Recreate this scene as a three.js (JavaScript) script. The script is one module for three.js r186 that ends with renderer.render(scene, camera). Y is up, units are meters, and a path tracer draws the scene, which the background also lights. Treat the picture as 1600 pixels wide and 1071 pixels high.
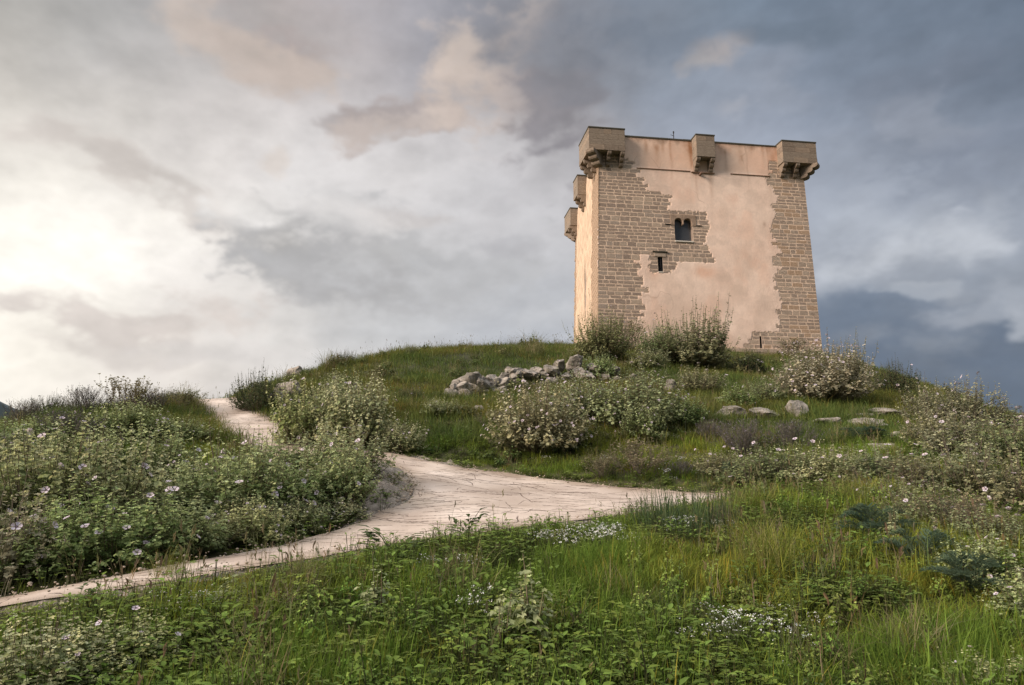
import * as THREE from 'three';
import { mergeGeometries, mergeVertices, toCreasedNormals } from 'three/addons/utils/BufferGeometryUtils.js';
import { RoundedBoxGeometry } from 'three/addons/geometries/RoundedBoxGeometry.js';

// ------------------------------------------------------------------ camera, sky, sun, exposure
const scene = new THREE.Scene();
const F = 1067, PITCH = 10.62 * Math.PI / 180, CP = Math.cos(PITCH), SP = Math.sin(PITCH);   // the photo's lens, in pixels of the 1600-wide photo
const camera = new THREE.PerspectiveCamera(2 * Math.atan(535.5 / F) * 180 / Math.PI, 1024 / 685, 0.1, 9000);
camera.position.set(0, 0, 0); camera.rotation.x = PITCH;
const renderer = new THREE.WebGLRenderer({ antialias: true });
renderer.setSize(1024, 685);
renderer.toneMapping = THREE.LinearToneMapping;
const EXPOSURE = 1.85;
renderer.toneMappingExposure = EXPOSURE;
renderer.shadowMap.enabled = true;

const SUN_AZ = -117 * Math.PI / 180, SUN_EL = 25 * Math.PI / 180;
const sun = new THREE.DirectionalLight(new THREE.Color().setRGB(1, 0.83, 0.68), 2.7);
sun.position.set(Math.sin(SUN_AZ) * Math.cos(SUN_EL) * 120, Math.sin(SUN_EL) * 120, -Math.cos(SUN_AZ) * Math.cos(SUN_EL) * 120 - 20);
sun.target.position.set(0, 0, -20); scene.add(sun, sun.target);
sun.castShadow = true; sun.shadow.radius = 48; sun.shadow.mapSize.set(2048, 2048);
Object.assign(sun.shadow.camera, { left: -60, right: 60, top: 40, bottom: -40, near: 10, far: 260 });

// ------------------------------------------------------------------ random numbers, noise, small maths
function rng(seed) { let a = seed >>> 0; return () => { a = (a + 0x6D2B79F5) | 0; let t = Math.imul(a ^ (a >>> 15), 1 | a); t = (t + Math.imul(t ^ (t >>> 7), 61 | t)) ^ t; return ((t ^ (t >>> 14)) >>> 0) / 4294967296; }; }
const PERM = new Uint8Array(512), GR = new Float32Array(512);
{ const r = rng(77); const p = [...Array(256).keys()]; for (let i = 255; i > 0; i--) { const j = (r() * (i + 1)) | 0; [p[i], p[j]] = [p[j], p[i]]; } for (let i = 0; i < 512; i++) { PERM[i] = p[i & 255]; GR[i] = r() * 2 - 1; } }
function noise(x, y, z = 0) {                                   // value noise, -1..1
  const X = Math.floor(x), Y = Math.floor(y), Z = Math.floor(z); x -= X; y -= Y; z -= Z;
  const u = x * x * x * (x * (x * 6 - 15) + 10), v = y * y * y * (y * (y * 6 - 15) + 10), w = z * z * z * (z * (z * 6 - 15) + 10);
  const a = X & 255, b = Y & 255, c = Z & 255, a1 = (a + 1) & 255, b1 = (b + 1) & 255, c1 = (c + 1) & 255;
  const g = (i, j, k) => GR[PERM[PERM[PERM[i] + j] + k]];
  const l = (p, q, t) => p + (q - p) * t;
  return l(l(l(g(a, b, c), g(a1, b, c), u), l(g(a, b1, c), g(a1, b1, c), u), v), l(l(g(a, b, c1), g(a1, b, c1), u), l(g(a, b1, c1), g(a1, b1, c1), u), v), w);
}
function fbm(x, y, z = 0, oct = 5) { let s = 0, a = 0.5; for (let i = 0; i < oct; i++) { s += a * noise(x, y, z); x = x * 2.03 + 17.1; y = y * 2.03 + 9.2; z = z * 2.03 + 4.7; a *= 0.52; } return s; }
function pnoise(x, y, z) {                                      // gradient noise, about -1..1
  const X = Math.floor(x), Y = Math.floor(y), Z = Math.floor(z); x -= X; y -= Y; z -= Z;
  const u = x * x * x * (x * (x * 6 - 15) + 10), v = y * y * y * (y * (y * 6 - 15) + 10), w = z * z * z * (z * (z * 6 - 15) + 10), a = X & 255, b = Y & 255, c = Z & 255, a1 = (a + 1) & 255, b1 = (b + 1) & 255, c1 = (c + 1) & 255;
  const g = (i, j, k, dx, dy, dz) => { const h = PERM[PERM[PERM[i] + j] + k] & 15, p = h < 8 ? dx : dy, q = h < 4 ? dy : h === 12 || h === 14 ? dx : dz; return ((h & 1) ? -p : p) + ((h & 2) ? -q : q); };
  const l = (p, q, t) => p + (q - p) * t;
  return 1.25 * l(l(l(g(a, b, c, x, y, z), g(a1, b, c, x - 1, y, z), u), l(g(a, b1, c, x, y - 1, z), g(a1, b1, c, x - 1, y - 1, z), u), v), l(l(g(a, b, c1, x, y, z - 1), g(a1, b, c1, x - 1, y, z - 1), u), l(g(a, b1, c1, x, y - 1, z - 1), g(a1, b1, c1, x - 1, y - 1, z - 1), u), v), w);
}
function cfbm(x, y, z, oct = 6) { let s = 0, a = 0.5; for (let i = 0; i < oct; i++) { s += a * pnoise(x, y, z); const t = x * 1.6 - z * 1.25 + 11.3; z = x * 1.25 + z * 1.6 + 4.1; x = t; y = y * 2.03 + 7.7; a *= 0.53; } return s; }
function billow(x, y, z) { let s = 0, a = 0.5; for (let i = 0; i < 5; i++) { s += a * (1 - 1.9 * Math.abs(pnoise(x, y, z))); const t = x * 1.7 - z * 1.2 + 3.3; z = x * 1.2 + z * 1.7 + 1.7; x = t; y = y * 2.1 + 8.1; a *= 0.5; } return s; }
const clamp = (x, a, b) => x < a ? a : x > b ? b : x;
const sstep = (a, b, x) => { const t = clamp((x - a) / (b - a), 0, 1); return t * t * (3 - 2 * t); };
const lerp = (a, b, t) => a + (b - a) * t;
const toLin = c => { c /= 255; return c <= 0.04045 ? c / 12.92 : Math.pow((c + 0.055) / 1.055, 2.4); };
const pixelRay = (px, py) => { const cx = (px - 800) / F, cy = (535.5 - py) / F, fw = CP - cy * SP; return [cx / fw, (cy * CP + SP) / fw]; };  // x and y per metre of horizontal distance

// ------------------------------------------------------------------ sky: clouds lit from the left, blue-grey to the right
function makeSky(W, Hh) {
  const dirOf = (px, py) => { const r = pixelRay(px, py); return [Math.atan(r[0]), Math.atan(r[1] / Math.hypot(1, r[0]))]; };
  const tones = [[0, 0, 166, 164, 160], [130, 40, 168, 167, 165], [250, 30, 164, 166, 171], [400, 50, 178, 168, 164], [560, 40, 176, 170, 172], [680, 30, 152, 154, 164], [800, 20, 132, 134, 142], [950, 20, 120, 129, 143], [1100, 20, 117, 131, 147], [1300, 20, 108, 122, 139], [1500, 20, 98, 112, 129], [1600, 0, 90, 104, 121],
    [0, 150, 190, 186, 180], [150, 130, 194, 190, 186], [330, 140, 200, 194, 190], [500, 130, 194, 188, 187], [640, 110, 184, 180, 183], [860, 120, 148, 145, 148], [1000, 110, 145, 153, 166], [1120, 200, 160, 167, 181], [1300, 130, 130, 140, 156], [1450, 120, 132, 142, 157], [1590, 120, 115, 125, 141],
    [0, 240, 226, 218, 208], [130, 260, 232, 226, 220], [300, 240, 226, 220, 217], [450, 230, 220, 217, 218], [600, 250, 216, 212, 212], [860, 240, 178, 174, 176], [1400, 240, 152, 160, 175], [1560, 230, 124, 135, 152],
    [20, 350, 272, 268, 258], [150, 360, 268, 264, 256], [330, 330, 232, 227, 223], [450, 310, 242, 239, 237], [600, 330, 220, 217, 216], [740, 310, 214, 211, 212], [860, 330, 204, 203, 206], [1330, 330, 167, 174, 188], [1450, 330, 179, 186, 197], [1580, 340, 154, 162, 177],
    [20, 440, 268, 263, 252], [120, 430, 266, 261, 251], [260, 430, 250, 246, 242], [420, 420, 214, 211, 208], [560, 430, 192, 191, 191], [700, 410, 200, 200, 202], [840, 430, 198, 199, 203], [1340, 410, 182, 186, 194], [1420, 410, 198, 201, 207], [1560, 420, 168, 174, 184],
    [0, 520, 266, 260, 248], [90, 550, 248, 240, 228], [220, 510, 226, 217, 209], [350, 500, 232, 226, 220], [500, 490, 208, 205, 203], [640, 480, 196, 196, 198], [780, 500, 190, 192, 197], [880, 520, 176, 181, 190], [1320, 500, 108, 120, 137], [1440, 520, 104, 116, 133], [1560, 500, 132, 141, 154],
    [60, 620, 232, 226, 216], [250, 590, 214, 208, 204], [420, 560, 226, 222, 218], [640, 540, 206, 207, 209], [1400, 570, 96, 110, 128], [1560, 590, 88, 102, 120], [1500, 640, 86, 100, 117]].map(t => [...dirOf(t[0], t[1]), toLin(t[2]), toLin(t[3]), toLin(t[4])]);
  // single clouds: pixel centre, half axes in pixels, tilt in degrees, colour, strength, softness
  const clouds = [[200, 272, 120, 44, 22, 202, 194, 188, .65, 1.1], [285, 318, 80, 42, 28, 209, 202, 197, .6, 1.1], [250, 265, 70, 20, 20, 190, 183, 178, .45, 1.1], [430, 45, 90, 60, 20, 168, 156, 154, .55, 1], [400, 75, 130, 40, 12, 196, 182, 172, .6, .9], [640, 195, 110, 40, -16, 168, 158, 156, .75, .7], [540, 205, 60, 22, -8, 158, 150, 149, .6, .8], [600, 215, 120, 26, -12, 205, 192, 184, .5, .9],
    [750, 115, 70, 100, 15, 201, 187, 178, .8, 1], [800, 60, 60, 50, 0, 160, 154, 154, .6, 1], [790, 165, 75, 65, 0, 188, 175, 169, .6, 1.1], [865, 180, 90, 85, 50, 138, 135, 140, .8, .9], [900, 100, 70, 60, 60, 122, 124, 132, .5, 1], [1112, 90, 46, 26, -10, 172, 166, 166, .75, 1.1], [1085, 104, 26, 16, 0, 165, 163, 165, .5, 1.1], [1135, 175, 36, 24, 0, 164, 167, 176, .55, .9], [1200, 160, 60, 26, 20, 148, 154, 166, .4, 1],
    [450, 392, 120, 58, 18, 178, 176, 175, .85, .9], [590, 420, 210, 80, 6, 177, 176, 177, .85, .9], [640, 400, 120, 30, 0, 192, 191, 191, .5, 1], [750, 430, 180, 76, 2, 186, 186, 188, .75, 1], [840, 480, 130, 54, 0, 186, 188, 193, .6, 1], [790, 380, 70, 26, 0, 178, 177, 181, .5, .9], [650, 345, 70, 18, 0, 196, 190, 188, .5, .9], [200, 490, 170, 38, -8, 212, 203, 197, .75, .8], [140, 530, 120, 30, 4, 206, 198, 192, .55, .9], [330, 545, 110, 24, 2, 208, 203, 200, .5, 1],
    [380, 345, 100, 26, 10, 246, 242, 238, .55, 1.2], [540, 345, 120, 22, 4, 228, 224, 222, .5, 1.1], [735, 60, 44, 44, 0, 204, 190, 180, .4, 1], [1240, 60, 90, 30, 10, 104, 116, 130, .5, 1], [1340, 250, 110, 40, -8, 150, 157, 170, .55, .9], [1500, 330, 90, 40, 0, 172, 178, 188, .6, .9], [1180, 120, 70, 30, 0, 140, 147, 160, .4, 1], [170, 250, 70, 20, 14, 192, 185, 180, .4, 1.1], [420, 255, 30, 22, 0, 214, 203, 194, .5, .8], [1420, 200, 60, 60, 0, 128, 136, 150, .6, 1], [1440, 180, 50, 36, -10, 150, 156, 168, .5, .8], [1530, 260, 120, 60, 0, 124, 132, 147, .5, 1], [1400, 395, 140, 44, 0, 192, 196, 203, .55, 1.1], [1345, 350, 60, 36, 0, 178, 184, 194, .4, .9],
    [1340, 505, 95, 44, 0, 112, 124, 141, .75, 1.1], [1450, 500, 100, 42, 8, 118, 129, 145, .7, 1], [1500, 550, 200, 60, 0, 102, 114, 131, .7, 1.1], [1562, 505, 16, 30, -20, 178, 183, 191, .6, 1], [1530, 474, 70, 16, -6, 172, 177, 186, .5, 1], [1430, 460, 40, 12, 10, 176, 181, 189, .5, .7], [1590, 440, 40, 20, 0, 158, 165, 176, .5, .9], [1010, 60, 120, 40, 8, 106, 116, 130, .4, 1], [1500, 110, 160, 34, 6, 112, 120, 134, .45, 1]]
    .map(c => { const d = dirOf(c[0], c[1]); return [...d, c[2] / F, c[3] / F, Math.cos(c[4] * Math.PI / 180), Math.sin(c[4] * Math.PI / 180), toLin(c[5]), toLin(c[6]), toLin(c[7]), c[8], c[9]]; });
  const gain = 1 / EXPOSURE, data = new Float32Array(W * Hh * 4);
  const ground = [0.07, 0.07, 0.05];
  for (let j = 0; j < Hh; j++) {
    const el = ((j + 0.5) / Hh - 0.5) * Math.PI, ce = Math.cos(el), se = Math.sin(el);
    for (let i = 0; i < W; i++) {
      const o = (j * W + i) * 4; data[o + 3] = 1;
      if (el < -0.02) { data[o] = ground[0]; data[o + 1] = ground[1]; data[o + 2] = ground[2]; continue; }
      const th = ((i + 0.5) / W - 0.5) * 2 * Math.PI, x = Math.cos(th) * ce, z = Math.sin(th) * ce;      // as the renderer reads it: u = atan2(z, x)
      const az = Math.atan2(x, -z), near = Math.abs(az) < 1.15 && el < 1.1;
      const n1 = cfbm(x * 5, se * 8, z * 5, near ? 6 : 4), n2 = cfbm(x * 5 + 31, se * 8 + 7, z * 5 - 12, near ? 6 : 4);
      const a = az + n1 * 0.11, e = el + n2 * 0.06;
      // the rest of the dome: the glow round the sun goes on to the left, blue-grey cloud low down elsewhere, overhead brightened as added fill light
      const ds = Math.cos(el) * Math.cos(SUN_EL) * Math.cos(az - SUN_AZ * 0.68) + Math.sin(el) * Math.sin(SUN_EL), glow = Math.exp((ds - 1) * 6.5);
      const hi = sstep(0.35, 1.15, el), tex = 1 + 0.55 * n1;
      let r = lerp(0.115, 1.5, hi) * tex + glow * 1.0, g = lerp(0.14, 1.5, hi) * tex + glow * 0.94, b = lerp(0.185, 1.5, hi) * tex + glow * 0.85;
      if (near) {
        let w = 0.004, R = r * w, Gr = g * w, B = b * w;
        for (const t of tones) { const da = (a - t[0]) * ce, de = e - t[1], k = Math.exp(-(da * da + de * de) * 110); w += k; R += k * t[2]; Gr += k * t[3]; B += k * t[4]; }
        r = R / w; g = Gr / w; b = B / w;
        const n3 = 0.7 * cfbm(x * 11 + 5, se * 17, z * 11, 6) + 0.75 * (billow(x * 9, se * 15, z * 9) - 0.45);
        for (const c of clouds) {
          const da = (az - c[0] + n1 * 0.05) * ce, de = el - c[1] + n2 * 0.035;
          if (Math.abs(da) > c[2] * 2.4 + c[3] * 2.4 || Math.abs(de) > c[2] * 2.4 + c[3] * 2.4) continue;
          const p = (da * c[4] - de * c[5]) / c[2], q = (da * c[5] + de * c[4]) / c[3], rr = Math.sqrt(p * p + q * q);
          const al = Math.min(1, c[9] * 1.15) * sstep(0, c[10] * 0.95, 1.12 - rr + n3 * 1.25);
          if (al > 0) { r = lerp(r, c[6], al); g = lerp(g, c[7], al); b = lerp(b, c[8], al); }
        }
        const m = 1.03 + 0.17 * n3 + 0.10 * cfbm(x * 30, se * 48, z * 30, 4); r *= m; g *= m; b *= m;
      }
      data[o] = r * gain; data[o + 1] = g * gain; data[o + 2] = b * gain;
    }
  }
  const t = new THREE.DataTexture(data, W, Hh, THREE.RGBAFormat, THREE.FloatType);
  t.mapping = THREE.EquirectangularReflectionMapping; t.magFilter = t.minFilter = THREE.LinearFilter; t.needsUpdate = true;
  return t;
}
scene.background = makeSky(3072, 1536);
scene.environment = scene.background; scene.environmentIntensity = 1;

// ------------------------------------------------------------------ bookkeeping
const taken = {};
const numbered = n => { const k = taken[n] = (taken[n] ?? -1) + 1; return k ? `${n}_${String(k).padStart(3, '0')}` : n; };
function tag(o, label, category, group, kind) { o.userData.label = label; if (category) o.userData.category = category; if (group) o.userData.group = group; if (kind) o.userData.kind = kind; return o; }
function top(o, name, label, category, group, kind) { o.name = numbered(name); scene.add(o); return tag(o, label, category, group, kind); }
function part(parent, name, geo, mat, kind) { const m = new THREE.Mesh(geo, mat); m.name = name; m.castShadow = m.receiveShadow = true; if (kind) m.userData.kind = kind; parent.add(m); return m; }
const lin = (r, g, b) => new THREE.Color().setRGB(r, g, b);
const std = (r, g, b, o = {}) => new THREE.MeshStandardMaterial({ color: lin(r, g, b), roughness: 0.9, ...o });

// collects triangles with a colour per vertex
class Geo {
  constructor() { this.p = []; this.c = []; this.i = []; this.n = 0; }
  v(x, y, z, c) { this.p.push(x, y, z); this.c.push(c[0], c[1], c[2]); return this.n++; }
  t(a, b, c) { this.i.push(a, b, c); }
  make() { const g = new THREE.BufferGeometry(); g.setAttribute('position', new THREE.Float32BufferAttribute(this.p, 3)); g.setAttribute('color', new THREE.Float32BufferAttribute(this.c, 3)); g.setIndex(this.i); g.computeVertexNormals(); return g; }
}
const norm = a => { const l = Math.hypot(a[0], a[1], a[2]) || 1; return [a[0] / l, a[1] / l, a[2] / l]; };
const cross = (a, b) => [a[1] * b[2] - a[2] * b[1], a[2] * b[0] - a[0] * b[2], a[0] * b[1] - a[1] * b[0]];
const frameOf = n => { const s = norm(cross(n, Math.abs(n[1]) < 0.9 ? [0, 1, 0] : [1, 0, 0])); return [s, cross(s, n)]; };

// ------------------------------------------------------------------ terrain: heights surveyed at points, joined by a thin-plate spline
const at = (px, py, d) => { const r = pixelRay(px, py); return [r[0] * d, r[1] * d, d]; };
const survey = [[60, 950, 5], [430, 888, 6.2], [680, 845, 7.5], [940, 815, 8.8], [1120, 787, 10], [20, 938, 5.7], [380, 868, 7.2], [530, 835, 8.6], [600, 800, 9.7], [650, 768, 10.6], [620, 738, 11.8], [578, 714, 13],
  [700, 730, 12.9], [850, 752, 12.2], [1000, 767, 11.6], [1130, 774, 11.3], [430, 715, 14.2], [345, 688, 15.2], [330, 652, 18.5], [283, 626, 22], [520, 696, 14.8], [430, 662, 18], [372, 624, 22.6],
  [100, 650, 17], [200, 640, 18.8], [0, 690, 14], [100, 810, 8.6], [300, 775, 10], [450, 735, 12.2], [250, 705, 13.6],
  [650, 640, 17.5], [640, 558, 27], [500, 582, 25], [420, 603, 24], [800, 550, 32], [870, 550, 36], [934, 548, 38], [1285, 560, 39.7], [1100, 555, 36.5],
  [750, 625, 19.6], [900, 603, 21.5], [1040, 603, 22], [850, 570, 24], [850, 690, 14.6], [1000, 720, 13.4], [1100, 680, 15.2], [1100, 620, 20], [1100, 577, 28.5],
  [1250, 690, 15.5], [1250, 650, 18.2], [1380, 665, 17.3], [1300, 605, 26], [1420, 620, 23.5], [1500, 645, 20.5], [1600, 685, 17.5], [1400, 765, 9.6], [1600, 805, 8], [1500, 705, 13], [1250, 780, 9.2], [1200, 850, 6.9], [1350, 900, 5.4], [1650, 950, 4.6]].map(c => { const p = at(...c); return [p[0], p[2], p[1]]; });
survey.push([0, 0, -1.45], [-4, 0, -1.6], [4, 0, -1.5], [0, -6, -2.1], [-8, -4, -2.4], [9, -4, -2.1], [0, 4, -1.12], [-3.2, 3.6, -1.3], [2.5, 3.8, -1.15], [-9, 6, -1.5], [-14, 10, -1.4], [-16, 16, -.6], [12, 6, -1.1], [16, 10, -.9], [18, 16, -.3], [20, 24, .2],
  [-13, 24, 1.0], [-9, 28, 1.6], [-20, 26, -2], [-11, 36, 0], [-3, 38, 4.6], [2, 46, 5.8], [4, 54, 6.2], [10, 54, 6.6], [18, 54, 6.2], [20, 45, 6.3], [22, 38, 5.0], [12, 46, 6.6], [28, 34, 1.5], [30, 48, 2.5], [15, 66, 2.5], [0, 64, 2], [30, 62, 0], [-14, 50, -2]);
const spline = (() => {
  const n = survey.length, N = n + 3, A = [...Array(N)].map(() => new Float64Array(N + 1)), U = r2 => r2 > 1e-9 ? r2 * Math.log(r2) * 0.5 : 0;
  for (let i = 0; i < n; i++) { for (let j = 0; j < n; j++) A[i][j] = U((survey[i][0] - survey[j][0]) ** 2 + (survey[i][1] - survey[j][1]) ** 2); A[i][i] += 0.4; A[i][n] = A[n][i] = 1; A[i][n + 1] = A[n + 1][i] = survey[i][0]; A[i][n + 2] = A[n + 2][i] = survey[i][1]; A[i][N] = survey[i][2]; }
  for (let c = 0; c < N; c++) { let p = c; for (let r = c; r < N; r++) if (Math.abs(A[r][c]) > Math.abs(A[p][c])) p = r; [A[c], A[p]] = [A[p], A[c]]; for (let r = 0; r < N; r++) if (r !== c) { const k = A[r][c] / A[c][c]; if (k) for (let q = c; q <= N; q++) A[r][q] -= k * A[c][q]; } }
  const w = A.map((r, i) => r[N] / r[i]);
  return (x, d) => { let s = w[n] + w[n + 1] * x + w[n + 2] * d; for (let i = 0; i < n; i++) { const dx = x - survey[i][0], dz = d - survey[i][1]; s += w[i] * U(dx * dx + dz * dz); } return s; };
})();
const smoothH = (x, d) => {
  const r = Math.hypot((x - 3) / 32, (d - 26) / 44), k = sstep(1.0, 1.7, r);
  const far = -45 + 6 * fbm(x * 0.004, d * 0.004, 3, 4);
  return k >= 1 ? far : lerp(clamp(spline(x, d), -9, 8.5), far, k);
};
// where a sight line meets the ground, for placing what was measured in the photograph
const hit = (px, py, dFar = 45) => { const r = pixelRay(px, py); for (let d = 2; d < dFar; d += 0.04) if (smoothH(r[0] * d, d) > r[1] * d) return [r[0] * d, d]; return null; };

// the path's outline on the ground
const outline = (() => {
  const px = [[-60, 968], [60, 950], [200, 925], [330, 905], [430, 888], [560, 865], [680, 845], [800, 832], [940, 814], [1060, 797], [1120, 787], [1142, 782], [1142, 774], [1110, 774], [1000, 767], [850, 752], [700, 730], [600, 711], [560, 704], [500, 692], [455, 672], [430, 661], [408, 647], [390, 634], [372, 625], null, null, [310, 638], [332, 652], [345, 680], [400, 705], [480, 718], [540, 718], [590, 722], [630, 742], [650, 768], [640, 785], [600, 803], [530, 833], [380, 870], [200, 905], [20, 940], [-60, 953]];
  const plan = px.map((p, i) => p ? hit(...p) : i === 25 ? [-9.6, 23.6] : [-10.9, 22.2]);
  plan.unshift([-4.9, 4.55]); plan.push([-5.2, 4.9]);
  const out = [];
  for (let i = 0; i < plan.length; i++) {                                           // rounded between the measured points
    const b = plan[i], c = plan[(i + 1) % plan.length], n = Math.max(2, Math.ceil(Math.hypot(c[0] - b[0], c[1] - b[1]) / 0.14));
    for (let k = 0; k < n; k++) out.push([lerp(b[0], c[0], k / n), lerp(b[1], c[1], k / n)]);
  }
  for (let pass = 0; pass < 3; pass++) { const q = out.map((p, i) => { const a = out[(i + out.length - 1) % out.length], b = out[(i + 1) % out.length]; return [(a[0] + 2 * p[0] + b[0]) / 4, (a[1] + 2 * p[1] + b[1]) / 4]; }); out.splice(0, out.length, ...q); }
  return out.map((p, i) => [p[0] + 0.05 * fbm(p[0] * 2.2, p[1] * 2.2, 40, 4), p[1] + 0.05 * fbm(p[0] * 2.2, p[1] * 2.2, 50, 4)]);
})();
const inOutline = (x, d, poly = outline) => { let k = false; for (let i = 0, j = poly.length - 1; i < poly.length; j = i++) { const a = poly[i], b = poly[j]; if ((a[1] > d) !== (b[1] > d) && x < (b[0] - a[0]) * (d - a[1]) / (b[1] - a[1]) + a[0]) k = !k; } return k; };
function nearest(x, d) { let best = 1e9, bx = 0, bd = 0; for (let i = 0, j = outline.length - 1; i < outline.length; j = i++) { const a = outline[j], b = outline[i], ex = b[0] - a[0], ed = b[1] - a[1], t = clamp(((x - a[0]) * ex + (d - a[1]) * ed) / (ex * ex + ed * ed + 1e-12), 0, 1), qx = a[0] + ex * t, qd = a[1] + ed * t, q = (x - qx) ** 2 + (d - qd) ** 2; if (q < best) { best = q; bx = qx; bd = qd; } } return [Math.sqrt(best), bx, bd]; }
const signed = (x, d) => (x < -13 || x > 6 || d < 3 || d > 26) ? 9 : (inOutline(x, d) ? -1 : 1) * nearest(x, d)[0];    // below zero on the path
// the gravelly bank in the fork, and the final ground
const BANK = [hit(606, 745), hit(636, 775)];
const bankAt = (x, d) => { const a = BANK[0], b = BANK[1], ex = b[0] - a[0], ed = b[1] - a[1], t = clamp(((x - a[0]) * ex + (d - a[1]) * ed) / (ex * ex + ed * ed), 0, 1); return Math.exp(-(((x - a[0] - ex * t) ** 2 + (d - a[1] - ed * t) ** 2) / 1.6)); };
function ground(x, d, s = signed(x, d)) {
  let h = smoothH(x, d);
  if (s < 0) return h - 0.07 * sstep(0, 0.15, -s) - 0.005;
  const k = sstep(0.05, 0.8, s);
  h += k * (0.05 * fbm(x * 0.9, d * 0.9, 1, 3) + 0.10 * fbm(x * 0.28, d * 0.28, 5, 2));
  h += 0.17 * bankAt(x, d) * sstep(0.0, 0.55, s);
  return h;
}

// ------------------------------------------------------------------ textures
function dataTex(n, fn, srgb, reps = 1) {                       // fn(u, v) -> [r, g, b] 0..1
  const a = new Uint8Array(n * n * 4);
  for (let j = 0; j < n; j++) for (let i = 0; i < n; i++) { const c = fn(i / n, j / n), o = (j * n + i) * 4; a[o] = clamp(c[0], 0, 1) * 255; a[o + 1] = clamp(c[1], 0, 1) * 255; a[o + 2] = clamp(c[2], 0, 1) * 255; a[o + 3] = 255; }
  const t = new THREE.DataTexture(a, n, n, THREE.RGBAFormat); t.wrapS = t.wrapT = THREE.RepeatWrapping; t.magFilter = THREE.LinearFilter; t.minFilter = THREE.LinearMipmapLinearFilter; t.generateMipmaps = true;
  if (srgb) t.colorSpace = THREE.SRGBColorSpace; t.repeat.set(reps, reps); t.needsUpdate = true; return t;
}
// noise that tiles: blended over the seam
const tiled = (f, u, v, s) => { const a = f(u * s, v * s), b = f((u - 1) * s, v * s), c = f(u * s, (v - 1) * s), d = f((u - 1) * s, (v - 1) * s); return lerp(lerp(a, b, u), lerp(c, d, u), v); };
const grain = dataTex(512, (u, v) => { const k = 0.5 + 0.45 * tiled((x, y) => fbm(x, y, 2, 6), u, v, 18); return [k, k, k]; });
const mottle = dataTex(512, (u, v) => { const k = tiled((x, y) => fbm(x, y, 8, 6), u, v, 7), l = tiled((x, y) => fbm(x, y, 12, 3), u, v, 60); const m = 0.80 + 0.5 * k + 0.16 * l; return [m, m * (0.985 + 0.05 * k), m * (0.97 + 0.08 * k)]; });
const withRepeat = (t, r) => { const q = t.clone(); q.repeat.set(r, r); q.needsUpdate = true; return q; };

// ------------------------------------------------------------------ ground
{
  const ax = [], ad = [];
  for (let x = -13; x <= 13; x += 0.15) ax.push(x);
  for (let x = 13.15, s = 0.18; x < 5000; x += s) { ax.push(x); ax.unshift(-x); s *= 1.085; }
  for (let d = 1; d <= 24.5; d += 0.15) ad.push(d);
  for (let d = 24.7, s = 0.25; d < 6000; d += s) { ad.push(d); s = Math.min(s * 1.05, d < 70 ? 0.9 : 1e9); }
  for (let d = 0.8, s = 0.25; d > -3000; d -= s) { ad.unshift(d); s *= 1.12; }
  const g = new Geo(), w = ax.length, uv = [];
  for (const d of ad) for (const x of ax) {
    const k = 0.5 + fbm(x * 0.5, d * 0.5, 9, 4), q = clamp(0.5 + 1.2 * fbm(x * 0.12, d * 0.12, 4, 3), 0, 1);
    g.v(x, ground(x, d), -d, [lerp(0.062, 0.085, q) * (0.7 + 0.6 * k), lerp(0.070, 0.078, q) * (0.7 + 0.6 * k), 0.030 * (0.7 + 0.6 * k)]); uv.push(x, d);
  }
  for (let j = 0; j + 1 < ad.length; j++) for (let i = 0; i + 1 < w; i++) { const a = j * w + i, b = a + 1, c = a + w, e = c + 1; g.t(a, b, e); g.t(a, e, c); }
  const geo = g.make(); geo.setAttribute('uv', new THREE.Float32BufferAttribute(uv, 2));
  const m = new THREE.Mesh(geo, new THREE.MeshStandardMaterial({ vertexColors: true, roughness: 1, map: withRepeat(mottle, 0.9), bumpMap: withRepeat(grain, 1.3), bumpScale: 0.05 }));
  m.receiveShadow = true; top(m, 'ground', 'green hillside rising from the camera to the tower', 'hillside', null, 'structure');
}
// the far mountain beyond the left slope
{
  const g = new Geo(), nx = 90, nz = 16;
  for (let j = 0; j <= nz; j++) for (let i = 0; i <= nx; i++) {
    const x = -2300 + i * 15, z = -1850 + j * 50, u = (x + 1070) / 1000, rise = u > 0 ? 0 : clamp(sstep(0, -0.055, u) * 150 + (-u) * 60, 0, 240);
    const y = -60 + (rise * (0.9 + 0.15 * fbm(x * 0.02, z * 0.01, 2, 4)) + 75) * Math.sin(Math.PI * clamp((j + 0.01) / nz, 0, 1)) ** 0.7 * 1.02 + 14 * fbm(x * 0.03, z * 0.03, 6, 4);
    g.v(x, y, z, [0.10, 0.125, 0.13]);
  }
  for (let j = 0; j < nz; j++) for (let i = 0; i < nx; i++) { const a = j * (nx + 1) + i, b = a + nx + 1; g.t(a, b, a + 1); g.t(a + 1, b, b + 1); }
  top(new THREE.Mesh(g.make(), new THREE.MeshStandardMaterial({ vertexColors: true, roughness: 1 })), 'mountain', 'blue grey mountain far beyond the left slope', 'mountain', null, 'structure');
}

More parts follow.
